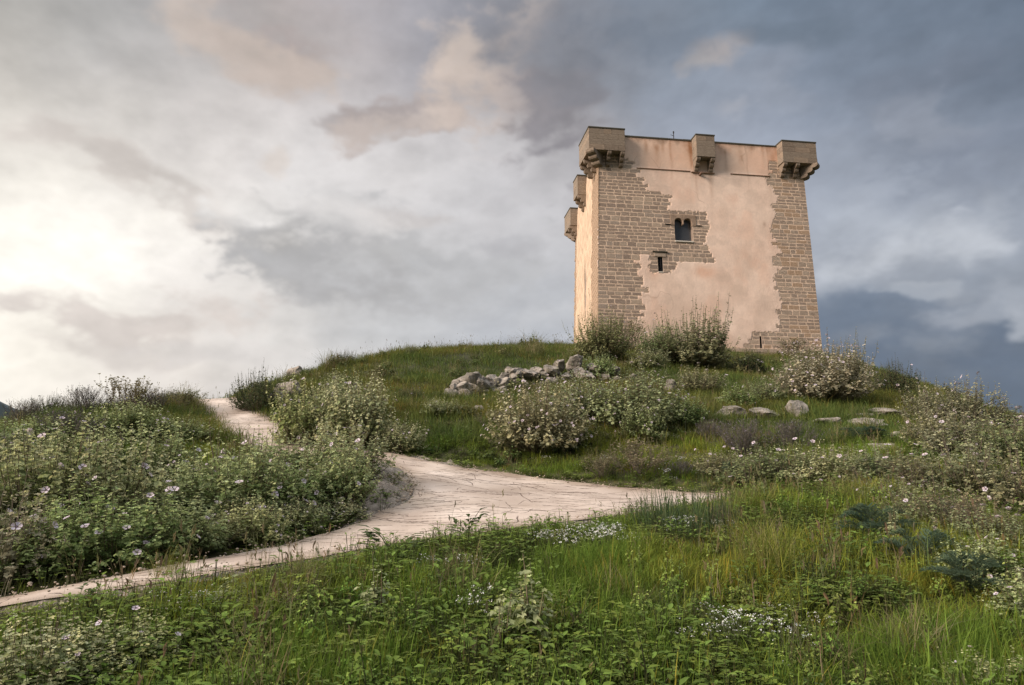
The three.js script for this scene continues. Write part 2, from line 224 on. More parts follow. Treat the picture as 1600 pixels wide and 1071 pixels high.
// ------------------------------------------------------------------ path: pale pinkish stamped concrete with dark cracks
function canvas(n, draw) { const c = document.createElement('canvas'); c.width = c.height = n; draw(c.getContext('2d'), n); const t = new THREE.CanvasTexture(c); t.wrapS = t.wrapT = THREE.RepeatWrapping; t.flipY = false; return t; }
function crackLines(ctx, n, color) {
  const r = rng(5);
  const wander = (x, y, a, len, w, turn) => {
    for (let s = 0; s < len;) { const step = 5 + r() * 9, nx = x + Math.cos(a) * step, ny = y + Math.sin(a) * step; ctx.strokeStyle = color(0.35 + 0.65 * r()); ctx.lineWidth = w * (0.4 + 1.1 * r()); for (const ox of [-n, 0, n]) for (const oy of [-n, 0, n]) { if (Math.max(x, nx) + ox < -20 || Math.min(x, nx) + ox > n + 20 || Math.max(y, ny) + oy < -20 || Math.min(y, ny) + oy > n + 20) continue; ctx.beginPath(); ctx.moveTo(x + ox, y + oy); ctx.lineTo(nx + ox, ny + oy); ctx.stroke(); } x = nx; y = ny; a += (r() - 0.5) * turn; s += step; }
  };
  for (let k = 0; k < 520; k++) wander(r() * n, r() * n, (r() - 0.5) * 0.35, 30 + r() * r() * 460, 5.6, 0.4);
  for (let k = 0; k < 150; k++) wander(r() * n, r() * n, r() * 6.28, 30 + r() * 110, 2.6, 0.7);
  for (let k = 0; k < 16; k++) wander(r() * n, r() * n, 0.7 + r() * 0.5, 300, 2.8, 0.4);
}
const pathBase = new Float32Array(2048 * 2048);
{
  const n = 2048;
  for (let j = 0; j < n; j++) for (let i = 0; i < n; i++) pathBase[j * n + i] = 0;
  for (let j = 0; j < n; j += 4) for (let i = 0; i < n; i += 4) { const k = tiled((x, y) => fbm(x, y, 3, 5), i / n, j / n, 9); for (let b = 0; b < 4; b++) for (let a = 0; a < 4; a++) pathBase[(j + b) * n + i + a] = k; }
}
const pathMap = canvas(2048, (ctx, n) => {
  const im = ctx.createImageData(n, n), r = rng(8);
  for (let k = 0; k < n * n; k++) { const q = pathBase[k], f = (r() - 0.5) * 16, s = 1 + 0.26 * q; im.data[k * 4] = clamp(188 * s + f, 0, 255); im.data[k * 4 + 1] = clamp((173 + 6 * q) * s + f, 0, 255); im.data[k * 4 + 2] = clamp((162 + 10 * q) * s + f, 0, 255); im.data[k * 4 + 3] = 255; }
  ctx.putImageData(im, 0, 0);
  crackLines(ctx, n, a => `rgba(70,54,44,${a})`);
});
pathMap.colorSpace = THREE.SRGBColorSpace; pathMap.repeat.set(1 / 6, 1 / 6);
const pathBump = canvas(2048, (ctx, n) => {
  const im = ctx.createImageData(n, n), r = rng(9);
  for (let k = 0; k < n * n; k++) { const q = 190 + 70 * pathBase[k] + (r() - 0.5) * 40; im.data[k * 4] = im.data[k * 4 + 1] = im.data[k * 4 + 2] = clamp(q, 0, 255); im.data[k * 4 + 3] = 255; }
  ctx.putImageData(im, 0, 0);
  crackLines(ctx, n, a => `rgba(20,20,20,${a})`);
});
pathBump.repeat.set(1 / 6, 1 / 6);
{
  const pcol = [], cell = 0.11, x0 = -12, x1 = 5, d0 = 3.5, d1 = 25, w = Math.round((x1 - x0) / cell), hgt = Math.round((d1 - d0) / cell);
  const id = new Map(), pos = [], uv = [], idx = [], S = new Float32Array((w + 1) * (hgt + 1)).fill(NaN);
  const sAt = (i, j) => { const k = j * (w + 1) + i; if (Number.isNaN(S[k])) S[k] = signed(x0 + i * cell, d0 + j * cell); return S[k]; };
  const vert = (i, j) => { const k = j * (w + 1) + i; if (!id.has(k)) { let x = x0 + i * cell, d = d0 + j * cell; if (sAt(i, j) > 0) { const q = nearest(x, d); x = q[1]; d = q[2]; } id.set(k, pos.length / 3); pos.push(x, smoothH(x, d) + 0.035 + 0.012 * noise(x * 1.7, d * 1.7, 4), -d); uv.push(x, d); const e = sstep(-0.42, -0.02, sAt(i, j) + 0.22 * fbm(x * 2.6, d * 2.6, 17, 4)) * 0.55, pt = sstep(0.10, 0.42, fbm(x * 0.9, d * 1.6, 27, 5)) * 0.28, w2 = clamp(e + pt, 0, 0.7); pcol.push(lerp(1, 0.50, w2), lerp(1, 0.44, w2), lerp(1, 0.36, w2)); } return id.get(k); };
  for (let j = 0; j < hgt; j++) for (let i = 0; i < w; i++) {
    const c = [[i, j], [i + 1, j], [i + 1, j + 1], [i, j + 1]];
    if (!c.some(q => sAt(...q) <= 0)) continue;
    const q = c.map(p => vert(...p)); idx.push(q[0], q[1], q[2], q[0], q[2], q[3]);
  }
  const g = new THREE.BufferGeometry(); g.setAttribute('position', new THREE.Float32BufferAttribute(pos, 3)); g.setAttribute('uv', new THREE.Float32BufferAttribute(uv, 2)); g.setAttribute('color', new THREE.Float32BufferAttribute(pcol, 3)); g.setIndex(idx); g.computeVertexNormals();
  const m = new THREE.Mesh(g, new THREE.MeshStandardMaterial({ map: pathMap, bumpMap: pathBump, bumpScale: 0.02, roughness: 0.92, vertexColors: true })); m.receiveShadow = true;
  top(m, 'path', 'pale pinkish concrete path with dark cracks, forking on the slope', 'path', null, 'structure');
  // the broken concrete edge that shows under the path's rim, and the gravelly bank in the fork
  const e = new Geo(), r = rng(31), euv = [], n = outline.length; let run = 0;
  const area = outline.reduce((s, a, i) => { const b = outline[(i + 1) % n]; return s + a[0] * b[1] - b[0] * a[1]; }, 0), turn = area > 0 ? 1 : -1;
  for (let i = 0; i <= n; i++) {
    const p = outline[i % n], a = outline[(i + n - 2) % n], b = outline[(i + 2) % n], l = Math.hypot(b[0] - a[0], b[1] - a[1]) || 1, ox = turn * (b[1] - a[1]) / l, od = -turn * (b[0] - a[0]) / l, bk = bankAt(p[0], p[1]);
    for (let k = 0; k <= 8; k++) {
      const f = k / 8, reach = lerp(0.26, 0.62, bk) * f, x = p[0] + ox * (reach - 0.02) + (r() - 0.5) * 0.05 * f, d = p[1] + od * (reach - 0.02) + (r() - 0.5) * 0.05 * f;
      const y = smoothH(x, d) + (k === 0 ? 0.033 + 0.012 * noise(x * 1.7, d * 1.7, 4) : lerp(0.02 - 0.10 * f, 0.02 + 0.19 * bk * sstep(0, 0.8, f) + 0.03, clamp(bk * 1.8, 0, 1)) + (r() - 0.5) * 0.06 + 0.06 * f * noise(x * 6, d * 6, 3));
      const t = 0.75 + 0.5 * r(); e.v(x, y, -d, [0.34 * t, 0.295 * t, 0.255 * t]); euv.push(run, reach);
    }
    if (i < n) run += Math.hypot(outline[(i + 1) % n][0] - p[0], outline[(i + 1) % n][1] - p[1]);
  }
  for (let i = 0; i < n; i++) for (let k = 0; k < 8; k++) { const a = i * 9 + k, b = a + 9; e.t(a, b, b + 1); e.t(a, b + 1, a + 1); }
  const eg = e.make(); eg.setAttribute('uv', new THREE.Float32BufferAttribute(euv, 2));
  top(new THREE.Mesh(eg, new THREE.MeshStandardMaterial({ vertexColors: true, roughness: 1, map: withRepeat(mottle, 2), bumpMap: withRepeat(grain, 2.2), bumpScale: 0.06 })), 'path_edge', 'rough grey gravel edge and bank beside the concrete path', 'path edge', null, 'structure');
}

// ------------------------------------------------------------------ tower
const tower = new THREE.Group();
const P0 = at(934, 548, 38), TH = 8 * Math.PI / 180, BAT = 0.0235, Q = Math.atan(BAT), TW = 13.73, TH_ = 13.35, SIDE = 14;
tower.position.set(P0[0], P0[1], -P0[2]); tower.rotation.y = TH;
top(tower, 'watchtower', 'square fortified stone tower with pink plaster and box turrets on top of the hill', 'tower');
const mats = {
  mortar: new THREE.MeshStandardMaterial({ color: lin(0.78, 0.60, 0.47), roughness: 0.95, map: withRepeat(mottle, 0.6), bumpMap: withRepeat(grain, 1.2), bumpScale: 0.02 }),
  turret: new THREE.MeshStandardMaterial({ color: lin(0.30, 0.245, 0.195), roughness: 0.95, map: withRepeat(mottle, 0.8), bumpMap: withRepeat(grain, 1.2), bumpScale: 0.02 }),
  corbel: std(0.26, 0.205, 0.16, { map: withRepeat(mottle, 1), bumpMap: withRepeat(grain, 1.5), bumpScale: 0.02 }),
  moss: std(0.085, 0.080, 0.060, { map: withRepeat(mottle, 1.2) }),
  dark: std(0.02, 0.02, 0.022), iron: std(0.03, 0.03, 0.035, { roughness: 0.6, metalness: 0.5 }),
  pale: std(0.60, 0.56, 0.50, { bumpMap: grain, bumpScale: 0.01 }),
  glass: new THREE.MeshStandardMaterial({ color: lin(0.07, 0.075, 0.085), roughness: 0.18, metalness: 0.0 }),
};
const stoneMats = [[0.42, 0.335, 0.27], [0.375, 0.295, 0.24], [0.47, 0.38, 0.305], [0.335, 0.262, 0.215], [0.47, 0.335, 0.235], [0.41, 0.335, 0.28], [0.51, 0.405, 0.32]].map((c, i) => std(...c, { map: withRepeat(mottle, 1 + 0.3 * i), bumpMap: withRepeat(grain, 2), bumpScale: 0.008 }));
// unit building stones: a slightly crooked face with worn edges, 26 triangles
const stoneShapes = [...Array(14).keys()].map(k => {
  const r = rng(100 + k), ring = [], n = 8, g = new Geo(), uv = [];
  const corner = [[-.5, -.5], [0, -.5], [.5, -.5], [.5, 0], [.5, .5], [0, .5], [-.5, .5], [-.5, 0]];
  for (const [x, y] of corner) ring.push([x + (r() - 0.5) * 0.09, y + (r() - 0.5) * 0.13]);
  const push = (x, y, z) => { uv.push(x * 0.5 + k * 0.13, y * 0.3 + k * 0.37); return g.v(x, y, z, [1, 1, 1]); };
  const back = ring.map(p => push(p[0], p[1], -0.04)), mid = ring.map(p => push(p[0], p[1], 0.001)), face = ring.map(p => push(p[0] * 0.965, p[1] * 0.94, 0.0065 + (r() - 0.5) * 0.003)), c = push((r() - 0.5) * 0.1, (r() - 0.5) * 0.1, 0.0065);
  for (let i = 0; i < n; i++) { const j = (i + 1) % n; g.t(back[i], back[j], mid[j]); g.t(back[i], mid[j], mid[i]); g.t(mid[i], mid[j], face[j]); g.t(mid[i], face[j], face[i]); g.t(face[i], face[j], c); }
  const q = g.make(); q.setAttribute('uv', new THREE.Float32BufferAttribute(uv, 2)); q.deleteAttribute('color'); const flat = q.toNonIndexed(); flat.computeVertexNormals(); return flat;
});
// front face coordinates (metres from its lower left corner) of a point seen in the photograph
const frontN = [Math.sin(TH) * Math.cos(Q), Math.sin(Q), Math.cos(TH) * Math.cos(Q)], frontU = [Math.cos(TH), 0, -Math.sin(TH)], frontT = [-Math.sin(TH) * Math.sin(Q), Math.cos(Q), -Math.cos(TH) * Math.sin(Q)];
const dot = (a, b) => a[0] * b[0] + a[1] * b[1] + a[2] * b[2];
const onFace = (px, py) => { const r = pixelRay(px, py), D = [r[0], r[1], -1], O = [P0[0], P0[1], -P0[2]], k = dot(O, frontN) / dot(D, frontN), v = D.map((c, i) => c * k - O[i]); return [dot(v, frontU), dot(v, frontT)]; };
const leftX = t => 0.03 * t, rightX = t => TW - 0.009 * t;
const meas = l => l.map(p => onFace(...p));
const leftEdge = meas([[982, 250], [989, 263], [997, 270], [1001, 279], [1005, 285], [1010, 292], [1010, 297], [1038, 298], [1038, 305], [1046, 306], [1047, 328], [1103, 330], [1107, 339], [1103, 345], [1105, 357], [1101, 370], [1103, 382], [1112, 386], [1113, 409], [1052, 407], [1050, 418], [1047, 430], [1022, 428], [1019, 418], [1017, 403], [1014, 397], [998, 398], [997, 426], [1002, 432], [1006, 437], [1006, 452], [995, 459], [1008, 472], [1003, 486], [999, 492], [994, 503], [988, 520], [992, 536], [988, 560]]);
const bareLeft = [[-1, 13.4], ...leftEdge, [-1, -1.5]];
const bareRight = [...meas([[1202, 250], [1203, 288], [1209, 301], [1211, 308], [1214, 314], [1205, 320], [1211, 328], [1208, 335], [1208, 350], [1212, 356], [1209, 362], [1214, 370], [1209, 377], [1214, 384], [1212, 405], [1216, 416], [1219, 425], [1212, 436], [1212, 450], [1216, 459], [1214, 465], [1218, 472], [1216, 495], [1214, 508], [1216, 519], [1182, 521], [1181, 527], [1171, 532], [1170, 545]]), [15, .3], [15, 13.4]];
const inPoly = (p, x, y) => inOutline(x, y, p);
const holes = { window: [4.95, 6.07, 6.80, 8.40], slit: [3.80, 4.10, 4.83, 5.72], loop: [9.80, 9.92, 0.38, 1.10] };
const inHole = (s, t, pad) => Object.values(holes).some(h => s > h[0] - pad && s < h[1] + pad && t > h[2] - pad && t < h[3] + pad);
const faceShape = (pts, hs) => { const sh = new THREE.Shape(pts.map(p => new THREE.Vector2(...p))); for (const h of hs) sh.holes.push(new THREE.Path([[h[0], h[2]], [h[1], h[2]], [h[1], h[3]], [h[0], h[3]]].map(p => new THREE.Vector2(...p)))); return new THREE.ShapeGeometry(sh); };
const frontWall = part(tower, 'front_wall', faceShape([[0, -1.4], [TW, -1.4], [rightX(TH_), TH_], [leftX(TH_), TH_]], Object.values(holes)), mats.mortar);
frontWall.rotation.x = -Q;
const onFront = (o, s, t, off = 0) => { o.position.set(s, t * Math.cos(Q) + off * Math.sin(Q), -t * Math.sin(Q) + off * Math.cos(Q)); o.rotation.x = -Q; return o; };
// masonry of the front: coursed stones where the plaster has gone
{
  const r = rng(11), all = [], courses = [];
  for (let t = 0.36; t < 12.35;) {
    const h = 0.17 + 0.17 * r() * r() + 0.05 * r(), row = [], lo = leftX(t), hi = rightX(t);
    for (let s = lo + 0.01 - 0.0; s < hi - 0.1;) {
      let w = 0.36 + 0.36 * r() * (0.4 + 0.6 * r()) + 0.10 * r(); if (r() < 0.10) w *= 0.6; if (hi - s - w < 0.22) w = hi - s - 0.005;
      const cs = s + w / 2, ct = t + h / 2, bare = inPoly(bareLeft, cs, ct) || inPoly(bareRight, cs, ct);
      let a = s, b = s + w;
      for (const hl of Object.values(holes)) if (ct > hl[2] - h / 2 && ct < hl[3] + h / 2 && b > hl[0] && a < hl[1]) { if (a < hl[0] - 0.08) b = Math.min(b, hl[0]); else if (b > hl[1] + 0.08) a = Math.max(a, hl[1]); else b = a; }
      const headStone = ct > 7.75 && ct < 8.46 && cs > 4.7 && cs < 6.32;
      if (bare && b - a > 0.08 && !headStone) { all.push([(a + b) / 2, ct, b - a - 0.045 - 0.03 * r(), h - 0.048 - 0.026 * r()]); row.push([a - 0.015, b + 0.015]); } else if (bare) row.push([s - 0.02, s + w + 0.02]);
      s += w;
    }
    courses.push([t, t + h, row]); t += h;
  }
  const order = all.map((_, i) => i).sort((a, b) => all[b][2] * all[b][3] - all[a][2] * all[a][3]), single = new Set(order.slice(0, 300)), rest = [];
  all.forEach((q, i) => {
    const shape = stoneShapes[(r() * 14) | 0], warm = q[0] > 9 ? [0, 4, 4, 2, 6, 0, 4] : [0, 1, 2, 3, 5, 1, 6], mat = stoneMats[warm[(r() * 7) | 0]], flip = r() < 0.5 ? Math.PI : 0, ang = (r() - 0.5) * 0.03 + flip;
    if (single.has(i)) { const m = part(frontWall, 'stone', shape, mat); m.position.set(q[0], q[1], 0.001); m.scale.set(q[2], q[3], 1); m.rotation.z = ang; }
    else { const g = shape.clone(); g.applyMatrix4(new THREE.Matrix4().compose(new THREE.Vector3(q[0], q[1], 0.001), new THREE.Quaternion().setFromAxisAngle(new THREE.Vector3(0, 0, 1), ang), new THREE.Vector3(q[2], q[3], 1))); rest.push(g); }
  });
  part(frontWall, 'small_stones', mergeGeometries(rest), stoneMats[1], 'stuff');
  // plaster: a coat with a broken edge, following the steps of the stones
  const cell = 0.065, nx = Math.ceil(TW / cell), ny = Math.ceil((TH_ - 0.3) / cell), r2 = rng(12);
  const rowOf = t => courses.find(c => t >= c[0] && t < c[1]);
  const has = new Uint8Array(nx * ny);
  for (let j = 0; j < ny; j++) for (let i = 0; i < nx; i++) {
    const s = (i + 0.5) * cell + 0.05 * noise(i * 0.6, j * 0.6, 3), t = 0.36 + (j + 0.5) * cell + 0.05 * noise(i * 0.6, j * 0.6, 9);
    if ((i + 0.5) * cell < leftX(t) || (i + 1) * cell > rightX(t) || inHole(s, t, 0.06)) continue;
    const c = rowOf(t); if (c ? c[2].some(q => s > q[0] && s < q[1]) : (inPoly(bareLeft, s, t) && t < 12.4 && s < 2.3)) continue;
    has[j * nx + i] = 1;
  }
  const g = new Geo(), uv = [], ids = new Map();
  const vert = (i, j, z) => { const k = (j * (nx + 1) + i) * 2 + z; if (!ids.has(k)) { const s = Math.min(i * cell, TW) + 0.024 * noise(i * 1.7, j * 1.7, 5), t = 0.36 + j * cell + 0.024 * noise(i * 1.7, j * 1.7, 15); ids.set(k, g.v(s, Math.min(t, TH_ - 0.004), z ? 0.012 + 0.006 * fbm(s * 0.8, t * 0.8, 3, 3) : -0.01, [1, 1, 1])); uv.push(s / 14, t / 14); } return ids.get(k); };
  for (let j = 0; j < ny; j++) for (let i = 0; i < nx; i++) if (has[j * nx + i]) {
    const a = vert(i, j, 1), b = vert(i + 1, j, 1), c = vert(i + 1, j + 1, 1), d = vert(i, j + 1, 1); g.t(a, b, c); g.t(a, c, d);
    const H = (x, y) => x >= 0 && y >= 0 && x < nx && y < ny && has[y * nx + x];
    const rim = (i0, j0, i1, j1) => { const p = vert(i0, j0, 1), q = vert(i1, j1, 1), p2 = vert(i0, j0, 0), q2 = vert(i1, j1, 0); g.t(p, p2, q2); g.t(p, q2, q); };
    if (!H(i - 1, j)) rim(i, j + 1, i, j); if (!H(i + 1, j)) rim(i + 1, j, i + 1, j + 1); if (!H(i, j - 1)) rim(i, j, i + 1, j); if (!H(i, j + 1)) rim(i + 1, j + 1, i, j + 1);
  }
  const geo = g.make(); geo.setAttribute('uv', new THREE.Float32BufferAttribute(uv, 2)); geo.deleteAttribute('color');
  // age stains of the plaster: rust runs under the parapet, rubbed pink and grey patches
  const runs = [[3.4, .16, 1.5, .8], [4.1, .25, 2.0, .8], [4.5, .10, 1.2, .9], [5.4, .5, 1.6, .5], [6.3, .14, 2.6, 1], [6.15, .3, 1.6, .8], [7.75, .12, 1.6, .9], [8.2, .3, 1.3, .7], [8.8, .2, .9, .6], [9.5, .16, 1.7, .8], [10.2, .2, 1.1, .6], [11.0, .12, 1.8, .7], [11.55, .22, 2.6, 1], [11.9, .2, 1.4, .9], [2.5, .3, 1.2, .5], [7.0, .4, 2.6, .35], [6.5, .10, 4.2, .9], [7.45, .12, 4.8, .8], [5.0, .08, 3.0, .6], [9.9, .07, 3.4, .6], [8.5, .1, 2.6, .5], [11.3, .08, 4.0, .6]];
  const map = dataTex(1024, (u, v) => {
    const s = u * 14, t = v * 14, n = fbm(s * 0.5, t * 0.5, 1, 6), m = fbm(s * 2.2, t * 2.2, 6, 5), f = fbm(s * 9, t * 9, 8, 3);
    let k = 1 + 0.16 * n + 0.12 * m + 0.07 * f, R = 0.81 * k, G = (0.62 + 0.04 * n) * k, B = (0.515 + 0.05 * n) * k;
    const mix = (a, c) => { a = clamp(a, 0, 1); R = lerp(R, c[0], a); G = lerp(G, c[1], a); B = lerp(B, c[2], a); };
    mix(sstep(11.25, 11.6, t + 0.08 * m) * 0.30, [0.60, 0.36, 0.23]);
    let run = 0; for (const q of runs) { const dx = (s - q[0] + 0.10 * fbm(s * 3, t * 1.2, 2, 3)) / q[1], drop = (TH_ - t) / q[2]; run += q[3] * Math.exp(-dx * dx) * sstep(1.15, 0.1, drop) * (0.7 + 0.8 * m); }
    mix(sstep(0.035, 0.0, Math.abs(fbm(s * 0.55 + 40, t * 0.45, 90, 4))) * 0.35 * sstep(0.05, 0.25, fbm(s * 0.3, t * 0.3, 70, 2)), [0.36, 0.23, 0.16]); mix(run * 0.9, [0.34, 0.17, 0.09]);
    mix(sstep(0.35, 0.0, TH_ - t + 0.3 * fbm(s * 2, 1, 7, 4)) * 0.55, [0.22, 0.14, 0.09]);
    mix(sstep(0.16, 0.42, fbm(s * 0.55 + 3, t * 0.4, 21, 5)) * 0.22, [0.78, 0.46, 0.33]);
    mix(sstep(0.20, 0.45, fbm(s * 0.9 + 7, t * 1.3 + 2, 33, 5)) * 0.22, [0.50, 0.40, 0.33]);
    const blot = (cx, cy, rx, ry, a, c) => mix(a * Math.exp(-(((s - cx) / rx) ** 2 + ((t - cy) / ry) ** 2)) * (0.8 + 0.9 * m), c);
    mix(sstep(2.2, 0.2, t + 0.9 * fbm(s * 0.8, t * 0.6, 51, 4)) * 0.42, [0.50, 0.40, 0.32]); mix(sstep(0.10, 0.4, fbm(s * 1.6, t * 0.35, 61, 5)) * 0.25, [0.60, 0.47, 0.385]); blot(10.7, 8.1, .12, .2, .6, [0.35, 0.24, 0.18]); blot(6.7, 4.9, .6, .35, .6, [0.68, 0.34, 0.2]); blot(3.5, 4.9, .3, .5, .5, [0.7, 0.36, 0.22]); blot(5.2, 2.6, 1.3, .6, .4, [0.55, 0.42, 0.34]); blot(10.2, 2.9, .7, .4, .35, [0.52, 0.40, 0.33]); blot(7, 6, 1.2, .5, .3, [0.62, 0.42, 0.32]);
    return [R, G, B].map(c => c <= 0.0031308 ? c * 12.92 : 1.055 * Math.pow(c, 1 / 2.4) - 0.055);
  }, true);
  map.wrapS = map.wrapT = THREE.ClampToEdgeWrapping;
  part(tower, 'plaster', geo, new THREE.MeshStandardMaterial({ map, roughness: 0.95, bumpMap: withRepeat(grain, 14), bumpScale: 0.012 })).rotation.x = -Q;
}
// the other walls: left wall bright plaster between bare stone strips
const V = [0.13, 0, -0.9915], leftN = new THREE.Vector3(-0.9915, 0.03, -0.13).normalize(), leftXa = new THREE.Vector3(-V[0], 0, -V[2]).normalize(), leftUp = new THREE.Vector3().crossVectors(leftN, leftXa);
const leftRot = new THREE.Quaternion().setFromRotationMatrix(new THREE.Matrix4().makeBasis(leftXa, leftUp, leftN));
const onLeft = (o, a, t, off = 0) => { o.quaternion.copy(leftRot); o.position.set(0, 0, 0).addScaledVector(leftXa, a).addScaledVector(leftUp, t).addScaledVector(leftN, off); return o; };   // a runs from the back corner (-14) to the near corner (0)
{
  const hole = [-7.1, -6.6, 4.6, 6.6];
  const lw = onLeft(part(tower, 'left_wall', faceShape([[-SIDE, -3], [0, -3], [-BAT * TH_, TH_], [-SIDE + BAT * TH_, TH_]], [hole]), mats.mortar), 0, 0);
  const r = rng(21), list = [];
  for (let t = -0.6; t < 12.2;) {
    const h = 0.22 + 0.13 * r();
    for (const [a0, a1] of [[-3.3 + 0.5 * r(), -0.02 - BAT * t], [-SIDE + 0.02 + BAT * t, -SIDE + 1.4 + 0.5 * r()]]) for (let a = a1; a > a0;) { const w = 0.3 + 0.4 * r(); const g = stoneShapes[(r() * 14) | 0].clone(); g.applyMatrix4(new THREE.Matrix4().compose(new THREE.Vector3(a - w / 2, t + h / 2, 0.004), new THREE.Quaternion(), new THREE.Vector3(w - 0.03, h - 0.035, 1.6))); list.push(g); a -= w; }
    t += h;
  }
  part(lw, 'quoin_stones', mergeGeometries(list), stoneMats[4], 'stuff');
  // plaster coat with a ragged crack round the loophole
  const sh = new THREE.Shape(), E = (t, k) => -3.05 + 0.28 * noise(t * 2.2, k) + 0.12 * noise(t * 7, k);
  const pts = []; for (let t = -0.6; t <= 12.9; t += 0.15) pts.push(new THREE.Vector2(E(t, 1), t)); for (let t = 12.9; t >= -0.6; t -= 0.15) pts.push(new THREE.Vector2(-12.5 + 0.3 * noise(t * 2, 5), t)); sh.setFromPoints(pts);
  const crack = []; for (let k = 0; k < 26; k++) { const f = k / 25; crack.push(new THREE.Vector2(-6.6 + (0.75 * Math.sin(Math.PI * f) ** 1.5 * (0.6 + 0.5 * noise(f * 9, 2))) - 0.5 * f + 0.5, 2.6 + 5.2 * f)); } for (let k = 24; k > 0; k--) { const f = k / 25; crack.push(new THREE.Vector2(-6.6 - (0.75 * Math.sin(Math.PI * f) ** 1.5 * (0.6 + 0.5 * noise(f * 9, 12))) - 0.5 * f + 0.3, 2.6 + 5.2 * f)); }
  sh.holes.push(new THREE.Path(crack));
  const eg = new THREE.ExtrudeGeometry(sh, { depth: 0.03, bevelEnabled: false });
  onLeft(part(tower, 'left_plaster', eg, std(0.72, 0.545, 0.40, { map: withRepeat(mottle, 0.35), bumpMap: grain, bumpScale: 0.012 })), 0, 0, 0.003);
  onLeft(part(tower, 'bare_patch', new THREE.BoxGeometry(1.3, 4.4, 0.006), stoneMats[3]), -6.75, 5.2, 0.001).visible = true;
  onLeft(part(tower, 'loophole', revealGeo(0.5, 2.0, 0.6), mats.dark), -6.85, 5.6, -0.001);
}
function revealGeo(w, h, d) { const b = (x, y, z, rx, ry, ww, hh) => { const g = new THREE.PlaneGeometry(ww, hh); g.rotateX(rx); g.rotateY(ry); g.translate(x, y, z); return g; }; return mergeGeometries([b(-w / 2, 0, -d / 2, 0, Math.PI / 2, d, h), b(w / 2, 0, -d / 2, 0, -Math.PI / 2, d, h), b(0, h / 2, -d / 2, Math.PI / 2, 0, w, d), b(0, -h / 2, -d / 2, -Math.PI / 2, 0, w, d), b(0, 0, -d, 0, 0, w, h)]); }
{
  const c = t => [[leftX(t), -BAT * t], [rightX(t), -BAT * t], [TW + V[0] * SIDE - 0.009 * t, V[2] * SIDE + BAT * t], [V[0] * SIDE + leftX(t), V[2] * SIDE + BAT * t]];
  const lo = c(-3), hi = c(TH_), g = new Geo(), q = [lo, hi].flatMap((l, k) => l.map(p => g.v(p[0], k ? TH_ : -3, p[1], [1, 1, 1])));
  for (const [a, b] of [[1, 2], [2, 3]]) { g.t(q[a], q[b], q[b + 4]); g.t(q[a], q[b + 4], q[a + 4]); }
  const uv = q.flatMap((_, i) => [[0, 14, 28, 42][i % 4], i < 4 ? -3 : TH_]); const geo = g.make(); geo.setAttribute('uv', new THREE.Float32BufferAttribute(uv, 2)); geo.deleteAttribute('color');
  part(tower, 'back_walls', geo, mats.mortar);
  const rg = new Geo(); hi.forEach(p => rg.v(p[0], TH_ - 0.01, p[1], [1, 1, 1])); rg.t(0, 1, 2); rg.t(0, 2, 3); const rgeo = rg.make(); rgeo.deleteAttribute('color'); part(tower, 'roof', rgeo, std(0.3, 0.25, 0.2));
  // mossy coping along the wall heads
  const r = rng(41), edge = (a, b, name) => { const l = Math.hypot(b[0] - a[0], b[1] - a[1]), gs = []; for (let s = 0; s < l - 0.2;) { const w = Math.min(0.5 + 0.5 * r(), l - s), k = (s + w / 2) / l, bx = new RoundedBoxGeometry(w - 0.012, 0.085 + 0.03 * r(), 0.46, 1, 0.015); bx.rotateY(-Math.atan2(b[1] - a[1], b[0] - a[0])); bx.translate(lerp(a[0], b[0], k), TH_ + 0.035, lerp(a[1], b[1], k)); gs.push(bx); s += w; } part(tower, name, mergeGeometries(gs), mats.moss); };
  const ins = (p, dx, dz) => [p[0] + dx, p[1] + dz];
  edge(ins(hi[0], 0.3, -0.18), ins(hi[1], -0.3, -0.18), 'coping'); edge(ins(hi[3], 0.18, 0.3), ins(hi[0], 0.18, -0.3), 'coping'); edge(ins(hi[1], -0.18, -0.3), ins(hi[2], -0.18, 0.3), 'coping');
}
// rubble plinth at the foot of the front wall
{
  const r = rng(51);
  for (let row = 0; row < 4; row++) for (let s = -0.1 + 0.2 * row; s < TW + 0.2;) {
    const w = 0.45 + 0.5 * r(), h = 0.27, t = 0.20 - row * 0.28; if (s + w > TW + 0.16) break;
    const m = part(tower, 'plinth_stone', new RoundedBoxGeometry(w - 0.012, h - 0.01, 0.5 + 0.04 * r(), 1, 0.03), r() < 0.5 ? stoneMats[2] : stoneMats[6]); onFront(m, s + w / 2, t, -0.12 + 0.02 * r()); m.rotation.z = (r() - 0.5) * 0.03; s += w;
  }
}
